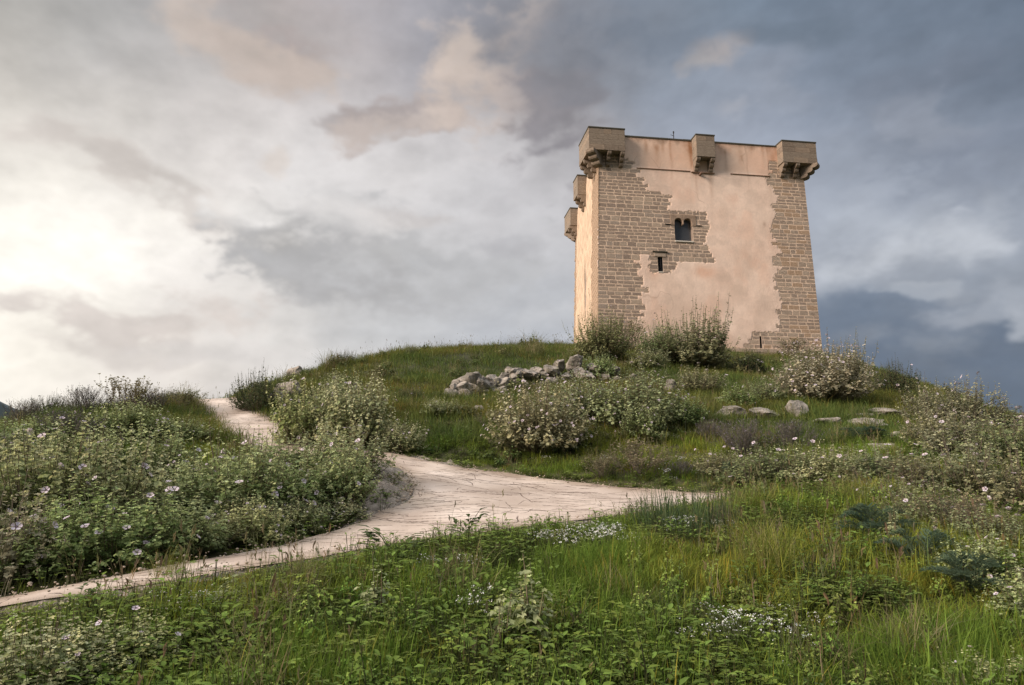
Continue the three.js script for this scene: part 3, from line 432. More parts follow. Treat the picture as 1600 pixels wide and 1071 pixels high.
// twin-arched window, barred slit and loophole
{
  const w = new THREE.Group(); w.name = 'window'; tower.add(w); onFront(w, 5.51, 7.6);
  part(w, 'reveal', revealGeo(1.12, 1.6, 0.42), stoneMats[3]);
  const sh = new THREE.Shape(); sh.moveTo(-0.80, 0); sh.lineTo(-0.555, 0); sh.lineTo(-0.555, 0.20); sh.absarc(-0.285, 0.20, 0.27, Math.PI, 0, true); sh.lineTo(-0.03, 0.13); sh.quadraticCurveTo(0, 0.02, 0.03, 0.13); sh.lineTo(0.015, 0.2); sh.absarc(0.285, 0.20, 0.27, Math.PI, 0, true); sh.lineTo(0.555, 0); sh.lineTo(0.80, 0); sh.lineTo(0.80, 0.66); sh.lineTo(0.025, 0.68); sh.lineTo(0.02, 0.52); sh.lineTo(-0.005, 0.52); sh.lineTo(-0.01, 0.68); sh.lineTo(-0.80, 0.66); sh.closePath();
  part(w, 'arched_head', new THREE.ExtrudeGeometry(sh, { depth: 0.26, bevelEnabled: true, bevelSize: 0.012, bevelThickness: 0.012, bevelSegments: 1, curveSegments: 10 }), std(0.36, 0.265, 0.20, { bumpMap: grain, bumpScale: 0.02, map: withRepeat(mottle, 0.5) })).position.set(0, 0.18, -0.235);
  part(w, 'pane', new THREE.BoxGeometry(1.10, 1.52, 0.02), mats.glass).position.set(0, 0, -0.27);
  part(w, 'sill', new RoundedBoxGeometry(1.16, 0.09, 0.2, 1, 0.02), mats.pale).position.set(0, -0.845, -0.03);
  for (const [x, l] of [[-0.98, .34], [0.98, .34]]) part(w, 'ledge', new RoundedBoxGeometry(l, 0.045, 0.1, 1, 0.01), mats.dark).position.set(x, 0.21, 0.01);
  const b = new THREE.Group(); b.name = 'barred_slit'; tower.add(b); onFront(b, 3.95, 5.275);
  part(b, 'reveal', revealGeo(0.30, 0.89, 0.5), mats.dark);
  for (const x of [-0.05, 0.05]) part(b, 'bar', new THREE.CylinderGeometry(0.012, 0.012, 0.9, 6), mats.iron).position.set(x, 0, -0.06);
  for (let k = -2; k <= 2; k++) { const m = part(b, 'bar', new THREE.CylinderGeometry(0.01, 0.01, 0.3, 6), mats.iron); m.rotation.z = Math.PI / 2; m.position.set(0, k * 0.17, -0.075); }
  part(b, 'lintel', new RoundedBoxGeometry(0.72, 0.26, 0.12, 1, 0.02), stoneMats[2]).position.set(0, 0.59, -0.015);
  part(b, 'cap_ledge', new RoundedBoxGeometry(0.92, 0.055, 0.16, 1, 0.015), mats.moss).position.set(0, 0.765, 0.03);
  part(b, 'sill', new RoundedBoxGeometry(0.30, 0.07, 0.14, 1, 0.015), mats.pale).position.set(0, -0.485, -0.03);
  onFront(part(tower, 'loophole', revealGeo(0.12, 0.72, 0.5), mats.dark), 9.86, 0.74);
  // thin drip string under the parapet, drain spout, roof mast
  for (const [a, b2] of [[2.75, 6.15], [8.75, 11.35]]) onFront(part(tower, 'string_course', new THREE.BoxGeometry(b2 - a, 0.035, 0.06), std(0.20, 0.115, 0.07)), (a + b2) / 2, 11.32, 0.03);
  const sp = part(tower, 'spout', new THREE.CylinderGeometry(0.07, 0.09, 0.5, 10), std(0.16, 0.10, 0.075)); onFront(sp, 6.75, 11.13, 0.15); sp.rotation.x = Math.PI / 2 - Q;
  const mast = new THREE.Group(); mast.name = 'mast'; tower.add(mast); mast.position.set(5.75, TH_, -1.6);
  part(mast, 'pole', new THREE.CylinderGeometry(0.025, 0.035, 1.25, 8), mats.iron).position.y = 0.6; part(mast, 'cap', new THREE.CylinderGeometry(0.05, 0.05, 0.12, 8), mats.iron).position.y = 1.22; const arm = part(mast, 'arm', new THREE.CylinderGeometry(0.015, 0.015, 0.25, 6), mats.iron); arm.rotation.z = 1.2; arm.position.set(-0.08, 1.0, 0);
}
// box turrets on stepped corbels
const corbelShape = (out, h) => { const s = new THREE.Shape(); s.moveTo(-0.1, 0); s.lineTo(-0.1, -h); s.lineTo(0.02, -h); for (let k = 0; k < 3; k++) { const x0 = out * k / 3, x1 = out * (k + 1) / 3, y0 = -h + h * k / 3, y1 = -h + h * (k + 0.82) / 3; s.quadraticCurveTo(x1 + 0.02, y0, x1, y1); s.lineTo(x1 - 0.02 * (k < 2), -h + h * (k + 1) / 3); } s.lineTo(out, 0); s.closePath(); return s; };
function corbelGeo(out, h, w) { const g = new THREE.ExtrudeGeometry(corbelShape(out, h), { depth: w, bevelEnabled: true, bevelSize: 0.012, bevelThickness: 0.012, bevelSegments: 1, curveSegments: 4 }); g.translate(0, 0, -w / 2); return g; }   // x points out of the wall
const TOPY = 13.50, BOTY = 12.05;
function turret(x0, x1, z0, z1, corbels, lift = 0) {
  const t = new THREE.Group(); t.name = 'turret'; tower.add(t); t.position.set((x0 + x1) / 2, BOTY + lift, (z0 + z1) / 2);
  const w = x1 - x0, d = z1 - z0, h = TOPY - BOTY - 0.07, r = rng(Math.round(x0 * 100 + z0 * 10));
  // four courses of smooth ashlar blocks round a core
  part(t, 'core', new THREE.BoxGeometry(w - 0.06, h, d - 0.06), mats.turret).position.y = h / 2 + 0.002;
  const nC = 4, ch = h / nC;
  for (let k = 0; k < nC; k++) for (const [len, ax] of [[w, 0], [w, 2], [d, 1], [d, 3]]) {
    if (ax === 2) continue;
    for (let s = 0; s < len - 0.02;) {
      let bw = 0.45 + 0.5 * r(); if (len - s - bw < 0.3) bw = len - s;
      const g = new RoundedBoxGeometry(bw - 0.005, ch - 0.005, 0.12, 1, 0.008), m = part(t, 'stone', g, r() < 0.6 ? mats.turret : r() < 0.5 ? mats.corbel : turretTone), u = -len / 2 + s + bw / 2, o = (k === 0 ? 0.012 : 0) + 0.004 * r();
      if (ax === 0) m.position.set(u, ch * (k + 0.5), d / 2 - 0.06 + o); else { m.rotation.y = Math.PI / 2; m.position.set(ax === 1 ? -w / 2 + 0.06 - o - 0.002 : w / 2 - 0.06 + o + 0.002, ch * (k + 0.5), u); }
      s += bw;
    }
  }
  part(t, 'coping', new RoundedBoxGeometry(w + 0.07, 0.09, d + 0.07, 1, 0.02), mats.moss).position.y = h + 0.04;
  for (const [cx, cz, ang, out, ww] of corbels) { const m = part(t, 'corbel', corbelGeo(out, 0.78, ww), mats.corbel); m.rotation.y = ang; m.position.set(cx - t.position.x, 0, cz - t.position.z); }
  return t;
}
const turretTone = std(0.335, 0.26, 0.198, { map: withRepeat(mottle, 0.9), bumpMap: withRepeat(grain, 1.4), bumpScale: 0.02 });
const FRONT = Math.PI * -0.5, LEFT = Math.PI, RIGHT = 0, zf = -BAT * 12, xl = 0.36, xr = TW - 0.009 * 12;
turret(-0.33, 1.88, -2.1, 0.36, [[0.93, zf, FRONT, .62, .2], [1.74, zf, FRONT, .62, .22], [xl, zf, -2.36, .95, .55], [xl, -1.1, LEFT, .66, .2], [xl, -1.95, LEFT, .66, .22]]);
turret(6.37, 7.55, -0.9, 0.36, [[6.50, zf, FRONT, .60, .24], [7.42, zf, FRONT, .60, .24]]);
turret(11.96, 14.22, -2.1, 0.36, [[12.12, zf, FRONT, .62, .22], [12.95, zf, FRONT, .62, .22], [xr, zf, -0.80, .93, .5], [xr, -1.1, RIGHT, .62, .2], [xr, -1.95, RIGHT, .62, .22]]);
{ const r = new THREE.Group(); const lx = v => V[0] * v; turret(lx(7) - 0.33, lx(7) + 0.7, -7.6, -6.35, [[lx(6.6) + .36, -6.48, LEFT, .62, .24], [lx(7.4) + .36, -7.46, LEFT, .62, .24]]);
  turret(lx(13.5) - 0.33, lx(13.5) + 1.9, -14.4, -12.3, [[lx(12.6) + .36, -12.45, LEFT, .64, .22], [lx(13.2) + .36, -13.2, LEFT, .64, .2], [lx(13.8) + .36, -13.75, 2.36, .9, .5]]); }
// a plain ledge under the middle turret
onFront(part(tower, 'ledge', new RoundedBoxGeometry(1.5, 0.06, 0.14, 1, 0.02), std(0.28, 0.19, 0.14)), 6.95, 11.26, 0.05);

// ------------------------------------------------------------------ plants: leaves, stems, flowers
const leafMat = new THREE.MeshPhysicalMaterial({ vertexColors: true, roughness: 0.75, transmission: 0.35, thickness: 0, specularIntensity: 0.15 });
leafMat.roughness = 0.95;
const stemMat = new THREE.MeshStandardMaterial({ vertexColors: true, roughness: 0.95 });
const petalMat = new THREE.MeshStandardMaterial({ vertexColors: true, roughness: 0.85 });
const vary = (c, r, k = 0.25) => { const m = 1 + (r() - 0.5) * 2 * k, h = (r() - 0.5) * 0.12; return [c[0] * m * (1 + h), c[1] * m, c[2] * m * (1 - h)]; };
// a soft five-lobed leaf: p its middle, nrm the way its upper side faces
function lobedLeaf(g, p, nrm, size, col, r, lod) {
  const n = norm(nrm), [s, t] = frameOf(n), a0 = r() * 6.28, c0 = g.v(p[0] - n[0] * size * 0.12, p[1] - n[1] * size * 0.12, p[2] - n[2] * size * 0.12, col), k = lod > 1 ? 5 : 10, ids = [];
  for (let i = 0; i < k; i++) {
    const a = a0 + (i / k) * (lod > 1 ? 6.283 : 5.6), lobe = lod > 1 ? 0.6 + 0.5 * r() : (i % 2 ? 0.98 : 0.66) * (0.85 + 0.3 * r()), q = size * 0.5 * lobe * (lod > 1 ? 1.1 : 1), lift = (lod > 1 ? (r() - 0.4) * 0.25 : (i % 2 ? -0.02 : 0.12)) * size, x = Math.cos(a) * q, y = Math.sin(a) * q;
    ids.push(g.v(p[0] + s[0] * x + t[0] * y + n[0] * lift, p[1] + s[1] * x + t[1] * y + n[1] * lift, p[2] + s[2] * x + t[2] * y + n[2] * lift, col));
  }
  for (let i = 0; i < k - (lod > 1 ? 0 : 1); i++) g.t(c0, ids[i], ids[(i + 1) % k]);
}
// a pointed oval leaf from p along dir
function ovalLeaf(g, p, dir, nrm, len, wid, col, bend = 0.2) {
  const d = norm(dir), s = norm(cross(d, nrm)), n = norm(cross(s, d)), P = (f, w, h) => g.v(p[0] + d[0] * len * f + s[0] * wid * w + n[0] * (h - bend * f * f) * len, p[1] + d[1] * len * f + s[1] * wid * w + n[1] * (h - bend * f * f) * len, p[2] + d[2] * len * f + s[2] * wid * w + n[2] * (h - bend * f * f) * len, col);
  const a = P(0, 0, 0), b = P(0.4, 0.5, 0.06), c = P(0.4, -0.5, 0.06), m = P(0.45, 0, 0), e = P(0.78, 0.33, 0.04), f = P(0.78, -0.33, 0.04), t = P(1, 0, 0);
  g.t(a, m, b); g.t(a, c, m); g.t(m, e, b); g.t(m, t, e); g.t(m, c, f); g.t(m, f, t);
}
function stem(g, pts, r0, r1, col, sides = 3) {
  let prev = null;
  pts.forEach((p, i) => {
    const q = pts[Math.min(i + 1, pts.length - 1)], o = pts[Math.max(i - 1, 0)], d = norm([q[0] - o[0], q[1] - o[1], q[2] - o[2]]), [s, t] = frameOf(d), rad = lerp(r0, r1, i / (pts.length - 1)), ring = [];
    for (let k = 0; k < sides; k++) { const a = k / sides * 6.283, x = Math.cos(a) * rad, y = Math.sin(a) * rad; ring.push(g.v(p[0] + s[0] * x + t[0] * y, p[1] + s[1] * x + t[1] * y, p[2] + s[2] * x + t[2] * y, col)); }
    if (prev) for (let k = 0; k < sides; k++) { const l = (k + 1) % sides; g.t(prev[k], prev[l], ring[l]); g.t(prev[k], ring[l], ring[k]); }
    prev = ring;
  });
}
const bez = (a, b, c, n) => [...Array(n + 1).keys()].map(i => { const t = i / n, u = 1 - t; return [0, 1, 2].map(k => u * u * a[k] + 2 * u * t * b[k] + t * t * c[k]); });
// a five-petalled mallow flower, facing +y
function flowerGeo(seed, R = 0.03, pink = [0.50, 0.43, 0.48]) {
  const r = rng(seed), g = new Geo(), eye = [0.10, 0.05, 0.10];
  for (let k = 0; k < 5; k++) {
    const a = k * 1.2566 + 0.1 * r(), col = vary(pink, r, 0.08), P = (rr, da, y, c) => g.v(Math.cos(a + da) * rr * R, y * R, Math.sin(a + da) * rr * R, c), cup = 0.25 + 0.3 * r();
    const o = P(0.02, 0, 0, eye), b = P(0.34, 0.42, 0.12, eye), c = P(0.34, -0.42, 0.12, eye), b1 = P(0.36, 0.42, 0.13, col), c1 = P(0.36, -0.42, 0.13, col), d = P(0.95, 0.50, cup, col), e = P(0.95, -0.50, cup, col), f = P(1.02, 0, cup * 0.8, col), m = P(0.6, 0, 0.14, col);
    g.t(o, b, c); g.t(b1, m, c1); g.t(b1, d, m); g.t(d, f, m); g.t(f, e, m); g.t(e, c1, m);
  }
  const col = [0.5, 0.42, 0.45]; const ring = [0, 1, 2, 3, 4].map(k => g.v(Math.cos(k * 1.257) * R * 0.07, R * 0.02, Math.sin(k * 1.257) * R * 0.07, col)), tip = g.v(0, R * 0.42, 0, col); for (let k = 0; k < 5; k++) g.t(ring[k], tip, ring[(k + 1) % 5]);
  return g.make();
}
const flowerShapes = [0, 1, 2, 3].map(k => flowerGeo(300 + k));
const Y = new THREE.Vector3(0, 1, 0);
const turned = (nrm, pos, s, spin) => new THREE.Matrix4().compose(new THREE.Vector3(...pos), new THREE.Quaternion().setFromUnitVectors(Y, new THREE.Vector3(...nrm).normalize()).multiply(new THREE.Quaternion().setFromAxisAngle(Y, spin)), new THREE.Vector3(s, s, s));

const leafShapes = [0, 1, 2, 3].map(k => { const g = new Geo(); lobedLeaf(g, [0, 0, 0], [0, 1, 0], 1, [1, 1, 1], rng(350 + k), 1); return g.make(); });
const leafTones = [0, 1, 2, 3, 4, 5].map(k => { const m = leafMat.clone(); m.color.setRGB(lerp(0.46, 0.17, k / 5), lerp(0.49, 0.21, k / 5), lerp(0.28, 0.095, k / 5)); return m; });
// a bush of lobed leaves in clusters at the ends of many stems
function bush(seed, o) {
  const { R = 0.6, H = 0.9, tips = 130, leaf = 0.05, lod = 1, per = 9, flowers = 18, single = false, young = [0.52, 0.54, 0.31], old = [0.16, 0.20, 0.08], wood = [0.12, 0.095, 0.06], leaders = 0.15, reach = 1.3, pink, spread = 1, hollow = 0.45, leafParts = 0 } = o;
  const r = rng(seed), L = new Geo(), S = new Geo(), fl = [], root = new THREE.Group(), big = [];
  const lob = [...Array(7)].map(() => [r() * 6.28, r() * 1.2, 0.15 + 0.5 * r()]);
  for (let i = 0; i < tips; i++) {
    const phi = r() * 6.283, ct = Math.pow(r(), 0.8), sn = Math.sqrt(1 - ct * ct);
    let k = hollow + (1 - hollow) * Math.pow(r(), 0.6); for (const l of lob) { const da = Math.cos(phi - l[0]); if (da > 0.6) k *= 1 + l[2] * (da - 0.6) * (Math.abs(Math.acos(ct) - l[1]) < 0.5 ? 1 : -0.3); }
    k = Math.min(k, 1.12); if (r() < leaders) k *= 1 + (reach - 1) * r();
    const tip = [R * k * sn * Math.cos(phi) * spread, H * (0.10 + 0.88 * k * ct), R * k * sn * Math.sin(phi) * spread], out = norm([0.6 * tip[0] / R, 0.7 + tip[1] / H, 0.6 * tip[2] / R]);
    const b0 = [(r() - 0.5) * 0.12 * R, -0.05, (r() - 0.5) * 0.12 * R], mid = [tip[0] * 0.9 + (r() - 0.5) * 0.12, tip[1] * 0.38, tip[2] * 0.9 + (r() - 0.5) * 0.12], line = bez(b0, mid, tip, 5), green = r() < 0.5;
    stem(S, line, lerp(0.009, 0.005, r()) * (lod > 1 ? 0.6 : 1), 0.0018, vary(green ? [0.13, 0.13, 0.065] : wood, r, 0.2));
    const n = Math.max(4, Math.round(per * (0.7 + 0.6 * r()))), tone = r(), glow = 0.68 + 0.62 * r();
    for (let q = 0; q < n; q++) {
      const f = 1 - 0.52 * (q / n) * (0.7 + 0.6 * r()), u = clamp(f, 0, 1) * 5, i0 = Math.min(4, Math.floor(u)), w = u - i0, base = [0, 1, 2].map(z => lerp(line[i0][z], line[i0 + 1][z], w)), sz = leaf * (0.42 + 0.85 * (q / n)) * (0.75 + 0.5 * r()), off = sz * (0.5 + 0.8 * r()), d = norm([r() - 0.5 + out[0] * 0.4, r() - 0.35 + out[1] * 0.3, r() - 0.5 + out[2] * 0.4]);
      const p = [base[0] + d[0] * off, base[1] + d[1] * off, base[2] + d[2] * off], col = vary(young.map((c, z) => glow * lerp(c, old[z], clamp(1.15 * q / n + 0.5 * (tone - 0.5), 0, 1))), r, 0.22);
      const up = [d[0] * 0.8 + out[0] * 0.3 + (r() - 0.5) * 0.6, d[1] * 0.5 + 0.75 + (r() - 0.5) * 0.7, d[2] * 0.8 + out[2] * 0.3 + (r() - 0.5) * 0.6];
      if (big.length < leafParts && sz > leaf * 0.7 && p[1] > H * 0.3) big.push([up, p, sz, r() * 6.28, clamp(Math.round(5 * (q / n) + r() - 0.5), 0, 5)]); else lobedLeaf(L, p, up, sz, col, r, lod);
    }
    if (i < flowers) { const nr = norm([out[0] + (r() - 0.5) * 0.8 - 0.2, 0.25 + 0.4 * r(), out[2] + (r() - 0.2) * 0.7]), sc = (0.8 + 0.5 * r()) * (o.flowerScale ?? 1); fl.push([nr, [tip[0] + nr[0] * 0.035, tip[1] - 0.02 * r() + nr[1] * 0.03, tip[2] + nr[2] * 0.035], sc, r() * 6.28]); }
  }
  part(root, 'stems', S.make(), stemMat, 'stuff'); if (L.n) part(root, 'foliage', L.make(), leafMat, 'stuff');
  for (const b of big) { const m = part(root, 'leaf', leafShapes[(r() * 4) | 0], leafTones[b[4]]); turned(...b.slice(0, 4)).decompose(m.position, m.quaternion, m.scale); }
  if (fl.length) {
    if (single) for (const f of fl) { const m = part(root, 'flower', flowerShapes[(r() * 4) | 0], petalMat); turned(...f).decompose(m.position, m.quaternion, m.scale); }
    else part(root, 'flowers', mergeGeometries(fl.map(f => flowerShapes[(r() * 4) | 0].clone().applyMatrix4(turned(...f)))), petalMat, 'stuff');
  }
  return root;
}
// a dry bush: forking twigs with few small leaves
function twigBush(seed, o) {
  const { R = 0.6, H = 0.7, mains = 26, leaves = 500, leaf = 0.022, wood = [0.155, 0.125, 0.105], green = [0.15, 0.155, 0.085], bloom = 0, bloomCol = [0.26, 0.20, 0.30] } = o, r = rng(seed), S = new Geo(), L = new Geo(), B = new Geo(), root = new THREE.Group(), ends = [];
  const grow = (p, d, len, rad, depth) => {
    const e = [p[0] + d[0] * len, p[1] + d[1] * len, p[2] + d[2] * len], m = [lerp(p[0], e[0], 0.5) + (r() - 0.5) * len * 0.18, lerp(p[1], e[1], 0.5) + (r() - 0.5) * len * 0.12, lerp(p[2], e[2], 0.5) + (r() - 0.5) * len * 0.18];
    if (depth < 3 && e[1] > H * 1.02) return;
    stem(S, [p, m, e], rad, rad * 0.6, vary(wood, r, 0.25)); ends.push([m, d], [e, d]);
    if (depth > 0) for (let k = 0, n = 2 + (r() < 0.5); k < n; k++) grow(r() < 0.35 ? m : e, norm([d[0] + (r() - 0.5) * 1.1, d[1] + (r() - 0.3) * 0.7, d[2] + (r() - 0.5) * 1.1]), len * (0.55 + 0.3 * r()), rad * 0.6, depth - 1);
  };
  for (let i = 0; i < mains; i++) { const a = r() * 6.283, t = 0.15 + 1.1 * r(); grow([(r() - 0.5) * R * 0.3, -0.04, (r() - 0.5) * R * 0.3], norm([Math.cos(a) * Math.sin(t) * R / H, Math.cos(t) + 0.1, Math.sin(a) * Math.sin(t) * R / H]), H * (0.38 + 0.14 * r()), 0.007, 3); }
  for (let i = 0; i < leaves; i++) { const e = ends[(r() * ends.length) | 0], d = norm([r() - 0.5, r() * 0.8, r() - 0.5]); lobedLeaf(L, [e[0][0] + d[0] * 0.02, e[0][1] + d[1] * 0.02, e[0][2] + d[2] * 0.02], [r() - 0.5, 0.8, r() - 0.5], leaf * (0.6 + 0.8 * r()), vary(green, r, 0.3), r, 2); }
  part(root, 'twigs', S.make(), stemMat, 'stuff'); part(root, 'foliage', L.make(), leafMat, 'stuff');
  if (bloom) { for (let i = 0; i < bloom; i++) { const e = ends[ends.length - 1 - ((r() * ends.length * 0.7) | 0)]; for (let k = 0; k < 3; k++) lobedLeaf(B, [e[0][0] + (r() - 0.5) * 0.02, e[0][1] + 0.012 * k + 0.01, e[0][2] + (r() - 0.5) * 0.02], [r() - 0.5, 1, r() - 0.5], 0.02, vary(bloomCol, r, 0.25), r, 2); } part(root, 'blossom', B.make(), petalMat, 'stuff'); }
  return root;
}
// a tuft of blades
function tuftGeo(seed, o) {
  const { blades = 16, len = 0.3, wid = 0.006, lean = 0.55, spread = 0.06, cols = [[0.07, 0.11, 0.022]], seg = 3, heads = 0, kv = 0.25 } = o, r = rng(seed), g = new Geo();
  for (let b = 0; b < blades; b++) {
    const a = r() * 6.283, l = len * (0.5 + 0.7 * r()), t = lean * (0.15 + 1.1 * r()), bx = (r() - 0.5) * 2 * spread, bz = (r() - 0.5) * 2 * spread, ca = Math.cos(a), sa = Math.sin(a), col = vary(cols[(r() * cols.length) | 0], r, kv), w = wid * (0.6 + 0.8 * r()), tw = a + 1.57 + (r() - 0.5) * 1.6, sx = Math.cos(tw), sz = Math.sin(tw);
    let p0 = null;
    for (let k = 0; k <= seg; k++) {
      const f = k / seg, out = l * t * f * f * 0.85, y = l * f * (1 - 0.35 * t * f) - 0.015, ww = w * (k === seg ? 0.1 : 1 - 0.45 * f) * 0.5, x = bx + ca * out, z = bz + sa * out;
      if (k === seg) { const q = g.v(x, y, z, col); g.t(p0[0], p0[1], q); if (b < heads) { const hc = vary([0.20, 0.165, 0.09], r, 0.2); for (let m = 0; m < 4; m++) ovalLeaf(g, [x, y - 0.012 * m, z], [ca * 0.4 + (r() - 0.5), 1, sa * 0.4 + (r() - 0.5)], [1, 0, 0.2], 0.035, 0.009, hc, 0); } }
      else { const q = [g.v(x - sx * ww, y, z - sz * ww, col), g.v(x + sx * ww, y, z + sz * ww, col)]; if (p0) { g.t(p0[0], p0[1], q[1]); g.t(p0[0], q[1], q[0]); } p0 = q; }
    }
  }
  return g.make();
}
// low leafy weeds
function weedGeo(seed, o) {
  const { n = 14, len = 0.07, wid = 0.035, h = 0.16, R = 0.09, col = [0.05, 0.085, 0.022], trefoil = false } = o, r = rng(seed), g = new Geo();
  for (let i = 0; i < n; i++) {
    const a = r() * 6.283, q = R * Math.sqrt(r()), y = h * (0.25 + 0.75 * r()), p = [Math.cos(a) * q, y, Math.sin(a) * q], c = vary(col, r, 0.3);
    stem(g, [[p[0] * 0.3, -0.02, p[2] * 0.3], [p[0] * 0.8, y * 0.6, p[2] * 0.8], p], 0.0022, 0.0014, vary([0.08, 0.10, 0.035], r, 0.2));
    if (trefoil) { const b = r() * 6.28; for (let k = 0; k < 3; k++) ovalLeaf(g, p, [Math.cos(b + k * 2.09), 0.15, Math.sin(b + k * 2.09)], [0.2 * (r() - 0.5), 1, 0.2 * (r() - 0.5)], len * 0.5, len * 0.42, c, 0.1); }
    else { const b = a + (r() - 0.5) * 1.2; ovalLeaf(g, p, [Math.cos(b), 0.25 + 0.4 * r(), Math.sin(b)], [0.3 * (r() - 0.5), 1, 0.3 * (r() - 0.5)], len * (0.6 + 0.7 * r()), wid * (0.7 + 0.5 * r()), c, 0.25); }
  }
  return g.make();
}
// a spray of tiny white flowers
function sprayGeo(seed, n = 26, R = 0.13, h = 0.17, size = 0.011) {
  const r = rng(seed), g = new Geo();
  for (let i = 0; i < n; i++) { const a = r() * 6.283, q = R * Math.sqrt(r()), x = Math.cos(a) * q, z = Math.sin(a) * q, y = h * (0.75 + 0.35 * r()); stem(g, [[x * 0.3, 0, z * 0.3], [x, y, z]], 0.0016, 0.001, [0.09, 0.11, 0.045]); for (let k = 0; k < 5; k++) lobedLeaf(g, [x + (r() - 0.5) * 0.022, y + (r() - 0.3) * 0.012, z + (r() - 0.5) * 0.022], [r() - 0.5, 1, r() - 0.2], size * (0.7 + 0.6 * r()), vary([0.66, 0.66, 0.64], r, 0.1), r, 2); }
  return g.make();
}
// a feathery frond plant
function frondBush(seed, o) {
  const { R = 0.55, H = 0.5, n = 26, col = [0.105, 0.155, 0.10] } = o, r = rng(seed), S = new Geo(), root = new THREE.Group(), fronds = [];
  for (let i = 0; i < n; i++) {
    const a = r() * 6.283, t = 0.3 + 1.0 * r(), L = new Geo(), e = [Math.cos(a) * R * Math.sin(t), H * (0.25 + 0.8 * Math.cos(t)), Math.sin(a) * R * Math.sin(t)], m = [e[0] * 0.4, e[1] * 0.9 + 0.12, e[2] * 0.4], line = bez([0, -0.03, 0], m, e, 9), c = vary(col, r, 0.2);
    stem(S, line, 0.006, 0.002, vary([0.07, 0.10, 0.05], r, 0.2));
    for (let k = 2; k <= 9; k++) { const p = line[k], d = norm([line[k][0] - line[k - 1][0], line[k][1] - line[k - 1][1], line[k][2] - line[k - 1][2]]), s = norm(cross(d, [0, 1, 0])), l = 0.17 * (1 - 0.07 * k) * (0.8 + 0.4 * r());
      for (const sd of [-1, 1]) { const b = [s[0] * sd + d[0] * 0.6, s[1] * sd + d[1] * 0.6 + 0.15, s[2] * sd + d[2] * 0.6]; for (let q = 0; q < 5; q++) { const f = q / 5 * l, pp = [p[0] + b[0] * f, p[1] + b[1] * f - 0.15 * f * f, p[2] + b[2] * f]; for (const w of [-0.8, 0.0, 0.8]) ovalLeaf(L, pp, [b[0] + s[0] * w * 0.3 + d[0] * w, b[1] + (r() - 0.3) * 0.7, b[2] + s[2] * w * 0.3 + d[2] * w], [0, 1, 0], 0.05 * (0.7 + 0.6 * r()), 0.007, vary(c, r, 0.15), 0.1); } } }
    fronds.push(L.make());
  }
  part(root, 'stalks', S.make(), stemMat, 'stuff');
  for (const f of fronds) part(root, 'frond', f, leafMat);
  return root;
}
// a craggy weathered rock
function rockGeo(seed, flat = 0.75) {
  const r = rng(seed), src = new THREE.IcosahedronGeometry(0.5, 6); src.deleteAttribute('normal'); src.deleteAttribute('uv'); const g = mergeVertices(src, 1e-4), p = g.attributes.position, col = [], uv = [], ox = r() * 50, cuts = [...Array(14)].map(() => [norm([r() - 0.5, (r() - 0.5) * 0.9, r() - 0.5]), 0.24 + 0.17 * r()]);
  for (let i = 0; i < p.count; i++) {
    let v = [p.getX(i), p.getY(i), p.getZ(i)]; for (const [n, d] of cuts) { const e = dot(v, n) - d; if (e > 0) v = v.map((c, k) => c - n[k] * e * 0.95); }
    const ridge = 1 - Math.abs(noise(v[0] * 6 + ox, v[1] * 6, v[2] * 6)), pit = Math.max(0, noise(v[0] * 16 + ox, v[1] * 16, v[2] * 16)), k = 1 + 0.20 * fbm(v[0] * 3 + ox, v[1] * 3, v[2] * 3, 3) + 0.16 * (ridge - 0.7) - 0.09 * pit + 0.05 * noise(v[0] * 30, v[1] * 30 + ox, v[2] * 30); v = v.map(c => c * k);
    p.setXYZ(i, v[0], v[1] * flat, v[2]); const t = 0.5 + 0.9 * fbm(v[0] * 5 + ox, v[1] * 5, v[2] * 5, 4), l = sstep(0.0, 0.3, fbm(v[0] * 4 + ox, v[1] * 4 + 9, v[2] * 4, 4)), c = [0.315, 0.28, 0.245].map((x, q) => lerp(x * (0.55 + 0.8 * t), [0.13, 0.12, 0.10][q], l * 0.75)); col.push(...c); uv.push(v[0] + v[2] * 0.6, v[1] + v[2] * 0.4);
  }
  g.setAttribute('color', new THREE.Float32BufferAttribute(col, 3)); g.setAttribute('uv', new THREE.Float32BufferAttribute(uv, 2)); g.computeVertexNormals(); return toCreasedNormals(g, 0.7);
}
const rockMat = new THREE.MeshStandardMaterial({ vertexColors: true, roughness: 1, bumpMap: withRepeat(grain, 1.6), bumpScale: 0.05 });
const rockShapes = [...Array(10).keys()].map(k => rockGeo(700 + k, 0.6 + 0.03 * k));

// ------------------------------------------------------------------ placing
const place = (px, py, dFallback) => { const h = hit(px, py); if (h && !(dFallback && h[1] > dFallback + 8)) return h; const r = pixelRay(px, py); return [r[0] * dFallback, dFallback]; };
function stand(o, x, d, turn, sx, sy = sx, sink = 0.03) { o.position.set(x, ground(x, d) - sink, -d); o.rotation.y = turn; o.scale.set(sx, sy, sx); return o; }
const ordinal = ['first', 'second', 'third', 'fourth', 'fifth', 'sixth', 'seventh', 'eighth', 'ninth', 'tenth', 'eleventh', 'twelfth', 'thirteenth', 'fourteenth', 'fifteenth', 'sixteenth'];
const rand = rng(4242);

